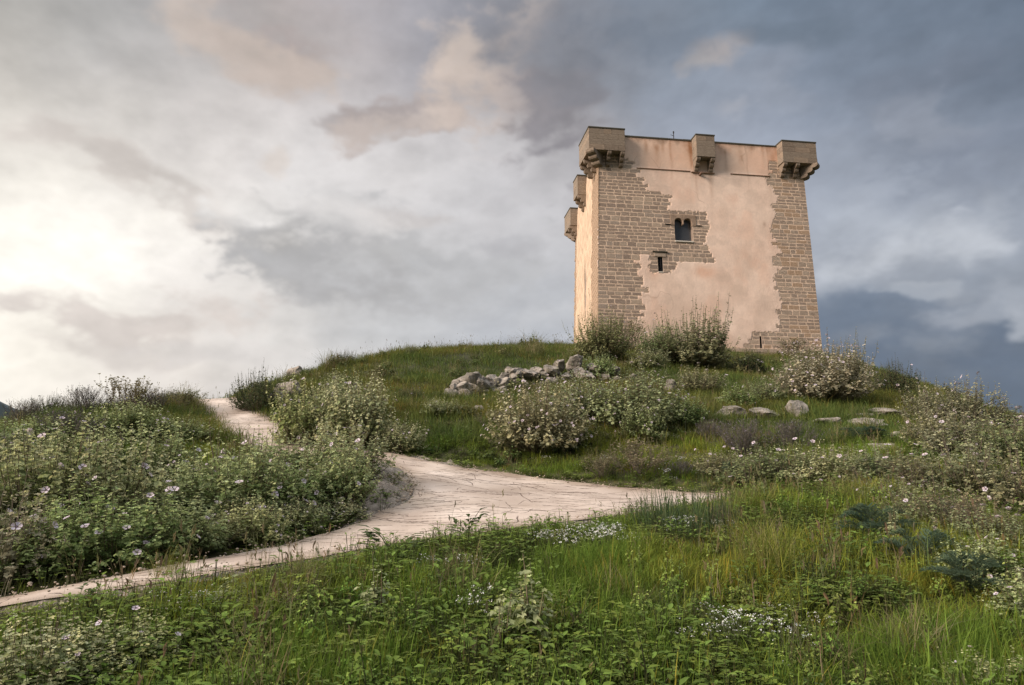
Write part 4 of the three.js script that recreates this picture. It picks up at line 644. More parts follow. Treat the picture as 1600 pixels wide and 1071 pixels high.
// ------------------------------------------------------------------ rubble: the tumbled dry stone wall and the loose rocks
{
  const wall = new THREE.Group(), c = hit(840, 612); wall.position.set(c[0], 0, -c[1]);
  top(wall, 'stone_wall', 'tumbled dry stone wall of pale boulders below the tower', 'stone wall');
  // pixel centre and size of the stones that show, then a backing of smaller ones
  const seen = [[712, 602, 22], [700, 612, 14], [704, 617, 24], [731, 600, 40], [722, 606, 26], [756, 606, 30], [743, 622, 14], [759, 621, 16], [754, 590, 16], [767, 592, 20], [744, 593, 14], [776, 616, 18], [788, 600, 28], [776, 628, 12], [798, 580, 22], [820, 577, 18], [838, 577, 18], [828, 588, 30], [833, 564, 12], [845, 586, 16], [862, 582, 24], [874, 570, 22], [884, 590, 24], [897, 566, 26], [905, 580, 18], [917, 590, 28], [926, 603, 18], [930, 574, 18], [946, 588, 18], [955, 600, 14], [890, 604, 18], [862, 600, 18], [845, 602, 16], [812, 600, 18], [735, 634, 18], [975, 598, 18], [960, 580, 16], [1000, 602, 14], [988, 590, 14], [766, 594, 20], [754, 600, 18], [722, 620, 24], [821, 606, 20], [704, 629, 24], [772, 598, 14], [826, 586, 14], [714, 626, 14], [779, 614, 24], [787, 591, 18], [709, 614, 14], [755, 621, 14], [799, 589, 28], [765, 597, 18], [802, 594, 14], [725, 603, 14], [736, 611, 28], [719, 615, 18], [772, 602, 24], [829, 585, 14], [784, 608, 18], [809, 588, 28], [756, 614, 14], [805, 586, 28], [783, 613, 15], [890, 611, 17], [829, 613, 17], [911, 602, 13], [919, 612, 10], [722, 623, 17], [704, 620, 12], [993, 609, 13], [790, 623, 17], [782, 615, 20], [1048, 606, 20], [864, 617, 17], [992, 600, 10], [866, 600, 20], [923, 618, 10], [752, 611, 10], [922, 606, 12], [1003, 594, 15], [883, 615, 10], [959, 596, 17], [934, 613, 15], [722, 620, 13], [965, 607, 13], [906, 608, 10], [805, 608, 10], [710, 607, 17], [1002, 594, 12], [865, 620, 13], [951, 609, 12], [1007, 608, 13], [949, 602, 12], [1022, 612, 15], [838, 608, 17], [980, 603, 17], [855, 614, 10], [1027, 606, 17], [1007, 599, 20], [734, 620, 12], [747, 624, 15], [775, 624, 17], [1037, 599, 13], [852, 600, 15], [919, 618, 13], [805, 602, 17]];
  const r = rng(61);
  for (const [px, py, s] of seen) {
    const dd = 20.0 + (px - 720) * 0.0085 + (620 - py) * 0.018, q = pixelRay(px, py), m = part(wall, 'stone', rockShapes[(r() * 10) | 0], rockMat), size = s * dd / F * 1.32;
    m.position.set(q[0] * dd - c[0], q[1] * dd, -dd + c[1]); m.rotation.set((r() - 0.5) * 0.5, r() * 6.28, (r() - 0.5) * 0.5); m.scale.set(size * 1.15, size, size);
    const under = ground(q[0] * dd, dd); m.position.y = Math.min(m.position.y, under + size * 0.75); if (m.position.y - size * 0.12 > under) { const n = part(wall, 'stone', rockShapes[(r() * 10) | 0], rockMat); n.position.set(m.position.x + 0.1, (m.position.y + under) / 2 - 0.15, m.position.z - 0.35); n.rotation.set(0, r() * 6, 0); n.scale.set(size * 1.3, Math.max(size, m.position.y - under), size * 1.2); }
  }
  const rock = (px, py, w, h, d, label, group) => { const p = place(px, py, d), m = new THREE.Mesh(rockShapes[(r() * 10) | 0], rockMat), k = p[1] / F; m.scale.set(w * k * 1.1, h * k * 1.9, Math.max(w, h * 1.6) * k * 0.9); m.position.set(p[0], ground(p[0], p[1]) + h * k * 0.24, -p[1]); m.rotation.y = (r() - 0.5) * 0.7; m.castShadow = m.receiveShadow = true; return top(m, 'rock', label, 'rock', group); };
  const g1 = 'loose rocks on the slope';
  rock(746, 645, 34, 16, 18, 'flat grey rock in the grass just below the left end of the stone wall', g1);
  rock(1046, 612, 26, 22, 21, 'rounded grey boulder beyond the right end of the stone wall', g1);
  rock(1150, 622, 34, 10, 20, 'pale flat slab in the dry grass below the tower', g1);
  rock(1130, 628, 26, 10, 19.5, 'small pale rock just in front of the pale flat slab', g1);
  rock(1085, 625, 22, 8, 20, 'low pinkish rock between the grey boulder and the pale slab', g1);
  rock(1140, 655, 50, 18, 17.5, 'purple grey rock above the lavender at the left end of the outcrop', g1);
  rock(1190, 655, 66, 20, 17.5, 'long dark grey rock in the middle of the outcrop', g1);
  rock(1248, 656, 44, 30, 17.2, 'tall rounded grey rock at the right end of the dark outcrop', g1);
  rock(1293, 668, 42, 14, 16.6, 'small pale rock with a pointed top right of the dark outcrop', g1);
  rock(1382, 648, 78, 16, 18.5, 'long white sunlit limestone slab on the right slope', g1);
  rock(1345, 652, 40, 9, 18.5, 'low grey slab touching the left tip of the white limestone slab', g1);
  rock(1352, 668, 62, 20, 17, 'square brownish rock below the white limestone slab', g1);
  rock(1410, 690, 46, 18, 15.5, 'pale split rock among the mallows right of the square rock', g1);
  rock(1378, 706, 50, 14, 14.5, 'low mossy rock in front of the green hollow', g1);
  rock(450, 620, 36, 34, 22, 'dark upright boulder beside the dark bush at the path top', g1);
  rock(432, 632, 26, 26, 21, 'dark round boulder leaning on the upright boulder by the path top', g1);
  rock(462, 590, 26, 24, 24, 'dark boulder high on the crest above the path top', g1);
  rock(1590, 680, 26, 16, 17, 'small grey rock among the bushes at the right edge of the hill', g1);
  rock(1315, 737, 30, 9, 11, 'flat pale stone at the end of the path in the yellow grass', g1);
}

// ------------------------------------------------------------------ bushes
const MAL = 'mallow bushes';
const nearB = [0, 1, 2, 3].map(k => bush(900 + k, { R: 0.62, H: 0.95, tips: 175, leaf: 0.064, per: 13, flowers: 11 + 3 * k, single: true, lod: 1, flowerScale: 1.05 }));
const frontB = [0, 1, 2].map(k => bush(905 + k, { R: 0.62, H: 0.95, tips: 175, leaf: 0.064, per: 13, flowers: 13, single: true, lod: 1, flowerScale: 1.05, leafParts: 220 }));
const midB = [0, 1, 2, 3].map(k => bush(920 + k, { R: 0.62, H: 0.9, tips: 270, leaf: 0.050, per: 13, flowers: 30, lod: 2, flowerScale: 0.72 }));
const whiteB = [0, 1].map(k => bush(940 + k, { R: 0.6, H: 0.85, tips: 400, leaf: 0.040, per: 14, flowers: 130, lod: 2, young: [0.50, 0.475, 0.34], old: [0.25, 0.25, 0.155], flowerScale: 0.5 }));
const dullB = [0, 1, 2].map(k => bush(950 + k, { R: 0.66, H: 0.85, tips: 190, leaf: 0.062, per: 9, flowers: 14, lod: 1, single: true, young: [0.42, 0.41, 0.27], old: [0.18, 0.185, 0.105], wood: [0.14, 0.11, 0.09], flowerScale: 1.05, hollow: 0.35 }));
const darkB = [0, 1].map(k => bush(960 + k, { R: 0.6, H: 0.8, tips: 300, leaf: 0.034, per: 11, flowers: 4, lod: 2, young: [0.085, 0.10, 0.06], old: [0.05, 0.062, 0.034], leaders: 0.04 }));
const tallB = [0, 1].map(k => bush(970 + k, { R: 0.6, H: 1.1, tips: 420, leaf: 0.042, per: 15, flowers: 12, flowerScale: .45, lod: 2, young: [0.34, 0.35, 0.20], old: [0.18, 0.20, 0.10], leaders: 0.25, reach: 1.4, hollow: 0.3 }));
const twigB = [0, 1, 2].map(k => twigBush(980 + k, { R: 0.65, H: 0.75, mains: 24, leaves: 1700, leaf: 0.034, green: [0.24, 0.22, 0.13] }));
const lavB = [0, 1].map(k => twigBush(990 + k, { R: 0.6, H: 0.6, mains: 46, leaves: 1300, leaf: 0.018, wood: [0.13, 0.115, 0.10], green: [0.125, 0.125, 0.10], bloom: 260, bloomCol: [0.20, 0.165, 0.215] }));
const leafTints = [[1, 1, 1], [1.12, 1.06, 1.12], [0.82, 0.95, 0.72], [1.06, 1.03, 0.92], [0.95, 1.0, 0.9], [0.9, 1.05, 0.85]].map(c => { const m = leafMat.clone(); m.color.setRGB(...c); return m; });
let turnK = 0;
function plant(src, name, px, py, wpx, hpx, d, label, category, group, sizeR = 0.62, sizeH = 0.9) {
  const p = place(px, py, d), k = p[1] / (F * 0.985), o = src.clone(), lm = leafTints[(rand() * 6) | 0]; o.traverse(c => { if (c.name === 'foliage') c.material = lm; }); stand(o, p[0], p[1], (turnK += 2.39), wpx * k / 2 / sizeR, hpx * k / sizeH);
  return top(o, name, label, category, group);
}
// in front of the tower and along the sky
plant(tallB[0], 'mallow_bush', 940, 566, 100, 98, 34, 'grey green mallow bush at the near corner of the tower', 'bush', null, .62, 1.25);
plant(tallB[1], 'mallow_bush', 1085, 578, 160, 116, 30, 'large grey green mallow bush in front of the middle of the tower wall', 'bush', null, .68, 1.3);
plant(tallB[0], 'mallow_bush', 1034, 570, 90, 80, 32, 'ragged mallow bush overlapping the left side of the large bush before the tower', 'bush', null, .62, 1.25);
plant(twigB[0], 'dry_bush', 990, 552, 60, 62, 35, 'bare forked twigs between the two bushes before the tower', 'bush', null, .6, .9);
plant(twigB[1], 'dry_bush', 1242, 560, 56, 36, 35, 'small dark twiggy bush at the right foot of the tower', 'bush', null, .6, .8);
plant(whiteB[0], 'mallow_bush', 1288, 628, 160, 108, 25, 'broad flowering mallow bush right of the tower foot', 'bush', null, .62, .9);
plant(tallB[1], 'mallow_bush', 1328, 606, 70, 78, 25.5, 'upright mallow bush against the sky right of the tower', 'bush', null, .62, 1.2);
plant(darkB[0], 'dark_bush', 1397, 618, 84, 62, 24, 'round dark bush against the blue cloud right of the tower', 'bush', null, .62, .85);
plant(darkB[1], 'dark_bush', 402, 642, 92, 74, 21.5, 'dark round bush on the right of the path where it tops the rise', 'bush', null, .62, .85);
plant(darkB[0], 'dark_bush', 80, 640, 84, 42, 18, 'low dark bush on the skyline beside the far mountain', 'bush', null, .62, .85);
plant(darkB[1], 'dark_bush', 536, 572, 54, 26, 25.5, 'small dark bush on the crest above the flowering bank', 'bush', null, .62, .85);
plant(tallB[0], 'mallow_bush', 641, 560, 22, 24, 26, 'tiny upright sprig on the crest between the path top and the tower', 'bush', null, .62, 1.2);
// middle of the slope
plant(whiteB[0], 'mallow_bush', 842, 704, 172, 120, 14.6, 'mallow bush thick with pale flowers below the stone wall, nearest the path', 'bush', null, .62, .9);
plant(whiteB[1], 'mallow_bush', 905, 662, 140, 84, 16.8, 'pale mallow bush leaning on the stone wall behind the thickly flowering one', 'bush', null, .62, .9);
plant(whiteB[1], 'mallow_bush', 982, 670, 180, 104, 16.4, 'broad pale mallow bush hiding the right part of the stone wall', 'bush', null, .62, .9);
plant(midB[0], 'mallow_bush', 1008, 690, 80, 64, 15.2, 'small green mallow bush at the right foot of the broad pale one', 'bush', null, .62, .9);
plant(midB[1], 'mallow_bush', 938, 590, 60, 44, 23, 'small mallow bush growing among the top stones of the wall', 'bush', null, .62, .9);
plant(midB[2], 'mallow_bush', 560, 702, 150, 118, 15.6, 'large green mallow bush with white flowers above the fork of the path', 'bush', null, .62, .9);
plant(midB[3], 'mallow_bush', 478, 694, 120, 112, 16.8, 'mallow bush between the large flowering one and the upper path', 'bush', null, .62, .9);
plant(midB[0], 'mallow_bush', 540, 668, 130, 90, 18, 'mallow bush farthest up the bank behind the large flowering one', 'bush', null, .62, .9);
plant(midB[1], 'mallow_bush', 626, 706, 84, 54, 14.4, 'low bright mallow bush with white flowers at the end of the flowering bank', 'bush', null, .62, .9);
plant(twigB[2], 'dry_bush', 1000, 745, 110, 66, 12.6, 'dry brown twiggy bush just above the path', 'bush', null, .62, .85);
plant(twigB[0], 'dry_bush', 940, 748, 70, 44, 12.5, 'smaller dry brown bush left of the twiggy one above the path', 'bush', null, .62, .85);
plant(lavB[0], 'lavender_bush', 1165, 710, 110, 66, 14.0, 'grey lavender bush below the rock outcrop', 'bush', null, .62, .7);
plant(lavB[1], 'lavender_bush', 1240, 706, 100, 56, 14.0, 'grey lavender bush under the tall rounded rock', 'bush', null, .62, .7);
plant(lavB[0], 'lavender_bush', 1110, 690, 60, 40, 15, 'small grey lavender bush left of the larger ones', 'bush', null, .62, .7);
const M = 'mallow_bush', D = 'dry_bush', LV = 'lavender_bush';
const LOOSE = 'scattered bushes on the middle slope';
[[midB[1], M, 1062, 668, 90, 58, 16, 'small green mallow bush right of the broad pale ones'], [dullB[2], M, 1175, 760, 120, 62, 11.6, 'grey green mallow bush at the end of the path'], [dullB[1], M, 1120, 742, 80, 44, 12.4, 'low grey mallow bush between the dry twigs and the path end'], [midB[3], M, 1150, 640, 70, 36, 18.6, 'small mallow bush just above the purple grey rock'], [dullB[0], M, 1245, 612, 80, 54, 25, 'dull mallow bush at the foot of the broad flowering one'], [dullB[0], M, 1195, 630, 70, 40, 20, 'dull mallow bush above the long dark rock'], [midB[0], M, 690, 650, 70, 30, 17.5, 'low mallow bush left of the stone wall'], [darkB[0], 'dark_bush', 640, 628, 60, 26, 19.5, 'low dark bush in the grass above the flowering bank'], [twigB[1], D, 780, 668, 60, 34, 16, 'small dry bush left of the thickly flowering mallow'], [dullB[1], M, 1090, 612, 90, 44, 21.5, 'dull mallow bush by the rounded grey boulder'], [darkB[1], 'dark_bush', 1165, 584, 90, 40, 27, 'dark green bush under the right part of the tower'], [midB[2], M, 1010, 578, 70, 34, 28, 'small mallow bush in the grass below the ragged one'], [lavB[1], LV, 1060, 745, 70, 36, 12.4, 'small grey lavender bush beside the dry twigs']].forEach(([src, name, px, py, w, h, d, label]) => plant(src, name, px, py, w, h, d, label, 'bush', LOOSE, .62, .85));
// thickets: rows of bushes told apart by their row and their order in it
function thicket(rows, where, group) {
  for (const [row, list] of rows) list.forEach((b, i) => {
    const [src, name, px, py, w, h, d, kind] = b, dull = dullB.includes(src), twig = twigB.includes(src) || lavB.includes(src);
    plant(src, name, px, py, w * (0.85 + 0.3 * rand()), h * (0.74 + 0.46 * rand()), d, `${kind}, ${ordinal[i]} from left, ${row}, ${where}`, 'bush', group, .62, twig ? .8 : dull ? .85 : .95);
  });
}
thicket([
  ['skyline row', [[lavB[0], LV, 40, 668, 90, 50, 16, 'grey brown stalky bush'], [lavB[1], LV, 135, 655, 100, 66, 17, 'purple grey stalky bush'], [twigB[0], D, 190, 650, 90, 60, 18, 'brown stalky bush'], [lavB[0], LV, 235, 645, 90, 62, 18.5, 'purple grey stalky bush'], [twigB[1], D, 285, 640, 60, 44, 19.5, 'small brown stalky bush']]],
  ['upper row', [[dullB[0], M, 10, 720, 130, 72, 12.6, 'dull mallow bush'], [lavB[1], LV, 110, 695, 140, 70, 14, 'purple grey bush'], [midB[0], M, 195, 690, 110, 66, 14.2, 'green mallow bush'], [midB[1], M, 270, 690, 100, 60, 14.2, 'green mallow bush'], [midB[2], M, 50, 700, 110, 56, 13.5, 'green mallow bush']]],
  ['middle row', [[dullB[1], M, 20, 785, 200, 120, 10.2, 'dull mallow bush'], [midB[3], M, 130, 770, 170, 112, 11, 'pale mallow bush'], [nearB[0], M, 228, 766, 170, 118, 11.2, 'pale flowering mallow bush'], [midB[1], M, 310, 778, 130, 84, 11, 'low mallow bush'], [nearB[1], M, 395, 764, 150, 80, 12.2, 'pale flowering mallow bush'], [nearB[2], M, 475, 764, 160, 100, 11.9, 'yellow green flowering mallow bush'], [nearB[3], M, 545, 766, 120, 84, 11.6, 'yellow green flowering mallow bush']]],
  ['lower row', [[nearB[1], M, -40, 860, 240, 140, 7.5, 'dull mallow bush'], [nearB[2], M, 70, 850, 240, 150, 7.9, 'large mallow bush'], [nearB[0], M, 180, 842, 230, 150, 8.2, 'large mallow bush'], [nearB[3], M, 290, 834, 200, 130, 8.7, 'pale mallow bush'], [nearB[2], M, 380, 814, 180, 120, 9.4, 'mallow bush with few flowers'], [nearB[0], M, 455, 808, 160, 112, 9.8, 'mallow bush with white flowers'], [nearB[1], M, 522, 800, 140, 100, 10, 'mallow bush with white flowers']]],
  ['row by the lower path', [[dullB[2], M, -20, 918, 210, 120, 5.8, 'dark shaded mallow bush'], [nearB[3], M, 80, 906, 200, 112, 6.1, 'dark green mallow bush'], [nearB[1], M, 180, 888, 190, 112, 6.5, 'mallow bush with trailing stems'], [nearB[0], M, 275, 872, 170, 104, 6.9, 'mallow bush with bare lower stems'], [twigB[2], D, 335, 862, 100, 70, 7.2, 'bare brown twigs'], [midB[0], M, 390, 851, 130, 76, 7.5, 'low green mallow bush'], [midB[2], M, 460, 836, 120, 68, 8.1, 'low green mallow bush'], [midB[3], M, 530, 817, 90, 54, 8.9, 'low green mallow bush']]],
], 'left thicket', 'bushes of the left thicket');
thicket([
  ['skyline row', [[dullB[0], M, 1455, 664, 100, 72, 20, 'dull mallow bush'], [dullB[1], M, 1515, 672, 120, 78, 19, 'dull mallow bush'], [darkB[1], 'dark_bush', 1565, 676, 90, 56, 19, 'dark bush'], [dullB[2], M, 1620, 706, 120, 70, 18, 'dull mallow bush']]],
  ['upper row', [[dullB[2], M, 1455, 704, 90, 72, 15, 'dull flowering mallow bush'], [dullB[0], M, 1500, 712, 160, 100, 14, 'dull flowering mallow bush'], [dullB[1], M, 1585, 728, 150, 92, 13, 'dull flowering mallow bush']]],
  ['middle row', [[dullB[1], M, 1230, 755, 120, 64, 11.4, 'grey green mallow bush'], [midB[2], M, 1295, 760, 130, 74, 10.6, 'grey green mallow bush'], [dullB[0], M, 1370, 752, 150, 84, 10.2, 'dull mallow bush'], [twigB[1], D, 1440, 778, 150, 84, 9.4, 'dry twiggy bush'], [dullB[2], M, 1510, 785, 170, 112, 9.2, 'dull mallow bush'], [dullB[0], M, 1600, 800, 190, 124, 8.6, 'dull mallow bush']]],
  ['lower row', [[twigB[2], D, 1430, 824, 120, 66, 8.2, 'dry twiggy bush'], [twigB[0], D, 1505, 846, 150, 76, 7.7, 'brown twiggy bush'], [twigB[1], D, 1585, 868, 160, 76, 7, 'brown twiggy bush'], [dullB[1], M, 1640, 880, 160, 90, 6.3, 'dull mallow bush']]],
  ['row nearest the grass', [[dullB[2], M, 1385, 792, 100, 58, 9, 'low dull mallow bush'], [dullB[0], M, 1470, 836, 130, 76, 7.6, 'low dull mallow bush'], [dullB[1], M, 1545, 862, 140, 84, 7.0, 'grey mallow bush'], [nearB[2], M, 1545, 915, 130, 74, 5.8, 'grey green mallow plant'], [nearB[0], M, 1625, 960, 150, 80, 5, 'grey green mallow plant']]],
], 'right thicket', 'bushes of the right thicket');
// foreground plants
plant(frontB[0], M, 60, 1100, 260, 130, 3.4, 'pale mallow plant with lilac flowers in the lower corner under the path', 'plant', 'foreground mallow plants', .62, .95);
plant(frontB[1], M, 185, 1060, 190, 90, 3.9, 'pale mallow plant just below the path, beside the corner one', 'plant', 'foreground mallow plants', .62, .95);
plant(frontB[2], M, 1545, 1105, 150, 70, 3.3, 'pale mallow plant cut by the bottom edge under the right thicket', 'plant', 'foreground mallow plants', .62, .95);
{
  const sprout = [0, 1, 2].map(k => bush(1010 + k, { R: 0.09, H: 0.5, tips: 16, leaf: 0.05, per: 7, flowers: 0, lod: 1, young: [0.38, 0.42, 0.22], old: [0.22, 0.28, 0.12], leaders: 0, hollow: 0.2, leafParts: 120 }));
  const list = [[822, 1030, 3.9, 175, 'tall pale mallow shoot standing in the middle of the foreground grass'], [800, 1045, 3.7, 105, 'short pale mallow shoot at the foot of the tall one'], [585, 985, 4.6, 110, 'pale mallow shoot in the grass below the narrow part of the path'], [355, 960, 4.8, 88, 'mallow shoot below the path, left of the dry tussock'], [1220, 735, 11.8, 30, 'small mallow shoot at the end of the path'], [1395, 860, 7, 90, 'pale thin mallow shoot beside the feathery plant']];
  list.forEach(([px, py, d, h, label], i) => plant(sprout[i % 3], 'mallow_shoot', px, py, h * 0.42, h, d, label, 'plant', null, .09, .5));
  const fr = [frondBush(1100, {}), frondBush(1101, { n: 20 })];
  [[1375, 850, 120, 64, 7, 'blue green feathery plant above the yellow grass'], [1440, 890, 130, 62, 6, 'blue green feathery plant in the middle of three beside the right thicket'], [1520, 930, 130, 62, 5.3, 'blue green feathery plant nearest the camera beside the right thicket'], [1140, 752, 60, 30, 11.8, 'small dark feathery plant above the end of the path'], [1345, 695, 90, 24, 15.5, 'dark green low feathery plant in the hollow between the rocks']].forEach(([px, py, w, h, d, label], i) => plant(fr[i % 2], 'feathery_plant', px, py, w, h, d, label, 'plant', 'feathery plants', .55, .5));
  // tussocks
  const tus = (seed, o) => { const g = new THREE.Group(); part(g, 'blades', tuftGeo(seed, o), leafMat, 'stuff'); return g; };
  const rush = tus(1200, { blades: 420, len: 0.5, wid: 0.006, lean: 0.35, spread: 0.3, cols: [[0.06, 0.10, 0.045], [0.075, 0.115, 0.05], [0.10, 0.125, 0.06]], seg: 3 });
  const rushDry = tus(1201, { blades: 220, len: 0.46, wid: 0.005, lean: 0.5, spread: 0.18, cols: [[0.23, 0.19, 0.14], [0.16, 0.13, 0.10], [0.07, 0.08, 0.04]], seg: 3 });
  const straw = tus(1202, { blades: 260, len: 0.5, wid: 0.004, lean: 1.1, spread: 0.16, cols: [[0.24, 0.21, 0.11], [0.30, 0.26, 0.15], [0.14, 0.16, 0.05]], seg: 4 });
  const dead = tus(1203, { blades: 320, len: 0.42, wid: 0.0045, lean: 1.3, spread: 0.2, cols: [[0.19, 0.15, 0.10], [0.27, 0.225, 0.16], [0.12, 0.14, 0.04]], seg: 4 });
  const gold = tus(1204, { blades: 300, len: 0.55, wid: 0.0045, lean: 0.95, spread: 0.2, cols: [[0.19, 0.20, 0.05], [0.24, 0.22, 0.075], [0.15, 0.19, 0.035]], seg: 4 });
  const T = (src, px, py, w, h, d, label) => plant(src, 'grass_tussock', px, py, w, h, d, label, 'tussock', 'tussocks on the slope', .32, .45);
  T(rush, 1070, 842, 120, 76, 7.4, 'dense dark green rush tussock at the lower edge of the path'); T(rushDry, 1130, 840, 70, 74, 7.4, 'beige dry rush tussock on the right of the dark green one'); T(rush, 1020, 836, 60, 52, 7.6, 'small green rush tussock on the left of the dense dark one');
  T(dead, 432, 960, 130, 74, 4.9, 'dead brown tussock spilling onto the lower path'); T(straw, 470, 925, 80, 70, 5.4, 'straw tussock between the dead one and the path'); T(straw, 1430, 1035, 130, 96, 3.9, 'straw coloured tussock near the bottom, below the feathery plants'); T(gold, 1195, 905, 130, 110, 5.3, 'tall golden tussock in the yellow grass'); T(gold, 1180, 800, 90, 50, 9, 'golden tussock behind the rushes at the end of the path'); T(gold, 1330, 790, 90, 50, 9.1, 'golden tussock under the grey mallows'); T(straw, 290, 640, 50, 44, 20, 'yellowish tussock on the crest left of the path top');
  T(straw, 832, 556, 60, 40, 30, 'tall straw tussock on the crest left of the tower'); T(straw, 520, 578, 60, 34, 24, 'straw tussock on the crest above the dark boulders'); T(gold, 265, 905, 60, 60, 5.8, 'thin golden tussock growing through the edge of the lower path');
  // a broad-leaved plant at the rim of the path
  const broad = new THREE.Group(), r = rng(77), L = new Geo(), S = new Geo();
  for (let k = 0; k < 7; k++) { const a = r() * 6.28, e = [Math.cos(a) * 0.13, 0.12 + 0.18 * r(), Math.sin(a) * 0.13]; stem(S, bez([0, -0.02, 0], [e[0] * 0.3, e[1] * 0.8, e[2] * 0.3], e, 4), 0.005, 0.003, [0.10, 0.12, 0.05]); for (let q = 0; q < 6; q++) { const b = a + (r() - 0.5) * 3; const g = new Geo(); ovalLeaf(g, [e[0], e[1] - 0.02 * q, e[2]], [Math.cos(b), 0.3 + 0.5 * r(), Math.sin(b)], [0.2 * (r() - 0.5), 1, 0.2 * (r() - 0.5)], 0.11, 0.045, vary([0.085, 0.12, 0.045], r, 0.2), 0.35); part(broad, 'leaf', g.make(), leafMat); } }
  part(broad, 'stems', S.make(), stemMat, 'stuff');
  plant(broad, 'broad_leaved_plant', 610, 868, 90, 44, 6.8, 'leafy green plant with oval leaves leaning over the middle of the path edge', 'plant', null, .2, .3);
  plant(broad, 'broad_leaved_plant', 732, 850, 60, 50, 7.2, 'yellowish leafy plant at the path edge below the plaza', 'plant', null, .2, .3);
  plant(broad, 'broad_leaved_plant', 120, 945, 50, 30, 5.1, 'small leafy plant on the rim at the low end of the path', 'plant', null, .2, .3);
}

// ------------------------------------------------------------------ stuff: grasses, weeds, stalks and tiny flowers
const inTower = (x, d) => { const lx = (x - P0[0]) * Math.cos(TH) + (d - P0[2]) * Math.sin(TH), lz = -(x - P0[0]) * Math.sin(TH) + (d - P0[2]) * Math.cos(TH); return lz > -0.25 && lz < 14.2 && lx > -0.2 + 0.13 * lz && lx < TW + 0.3 + 0.13 * lz; };
function scatter(name, label, category, geos, places, mat = leafMat) {                       // places: [x, d, scale, height, colour]
  const r = rng(name.length * 131 + places.length), groups = geos.map(() => []); for (const p of places) groups[(r() * geos.length) | 0].push(p);
  const holder = geos.length > 1 ? new THREE.Group() : null, M4 = new THREE.Matrix4(), E = new THREE.Euler(), Qn = new THREE.Quaternion(), C = new THREE.Color();
  geos.forEach((g, k) => {
    const im = new THREE.InstancedMesh(g, mat, groups[k].length);
    groups[k].forEach((p, i) => { E.set((r() - 0.5) * 0.3, r() * 6.283, (r() - 0.5) * 0.3); M4.compose(new THREE.Vector3(p[0], ground(p[0], p[1], p[5]) - 0.01 + (p[6] || 0), -p[1]), Qn.setFromEuler(E), new THREE.Vector3(p[2], p[3], p[2])); im.setMatrixAt(i, M4); im.setColorAt(i, C.setRGB(...p[4])); });
    im.name = 'tufts'; im.userData.kind = 'stuff'; im.castShadow = im.receiveShadow = true; if (holder) holder.add(im); else top(im, name, label, category, null, 'stuff');
  });
  if (holder) top(holder, name, label, category, null, 'stuff');
}
const widthAt = d => [-0.86 * d - 1.6, 0.84 * d + 1.6];
// how green or straw-coloured the sward is at a place
function sward(x, d) {
  const px = 800 + F * x / (d * 0.985), n = fbm(x * 0.35, d * 0.35, 2, 4), n2 = fbm(x * 1.1, d * 1.1, 7, 3);
  let dry = 0.28 + 1.3 * n + 0.5 * n2; if (d < 12) dry += 0.55 * sstep(950, 1150, px) * sstep(1650, 1350, px) * sstep(3.6, 5.5, d); if (d > 17) dry += 0.12; if (px < 900 && d < 7) dry -= 0.2; if (d > 12.5 && d < 20 && px > 600 && px < 830) dry -= 0.35;
  return clamp(dry, 0, 1);
}
const tint = (x, d, r) => { const k = clamp(sward(x, d) + 0.5 * (r() - 0.5), 0, 1), m = 0.72 + 0.6 * r(), hue = r() < 0.08 ? 1.5 : 1, dk = d < 7.5 ? 0.92 : 1; return [lerp(0.74, 1.22, k) * m * dk * hue * 1.02, lerp(0.98, 1.14, k) * m * dk, lerp(0.85, 0.95, k) * m * dk]; };
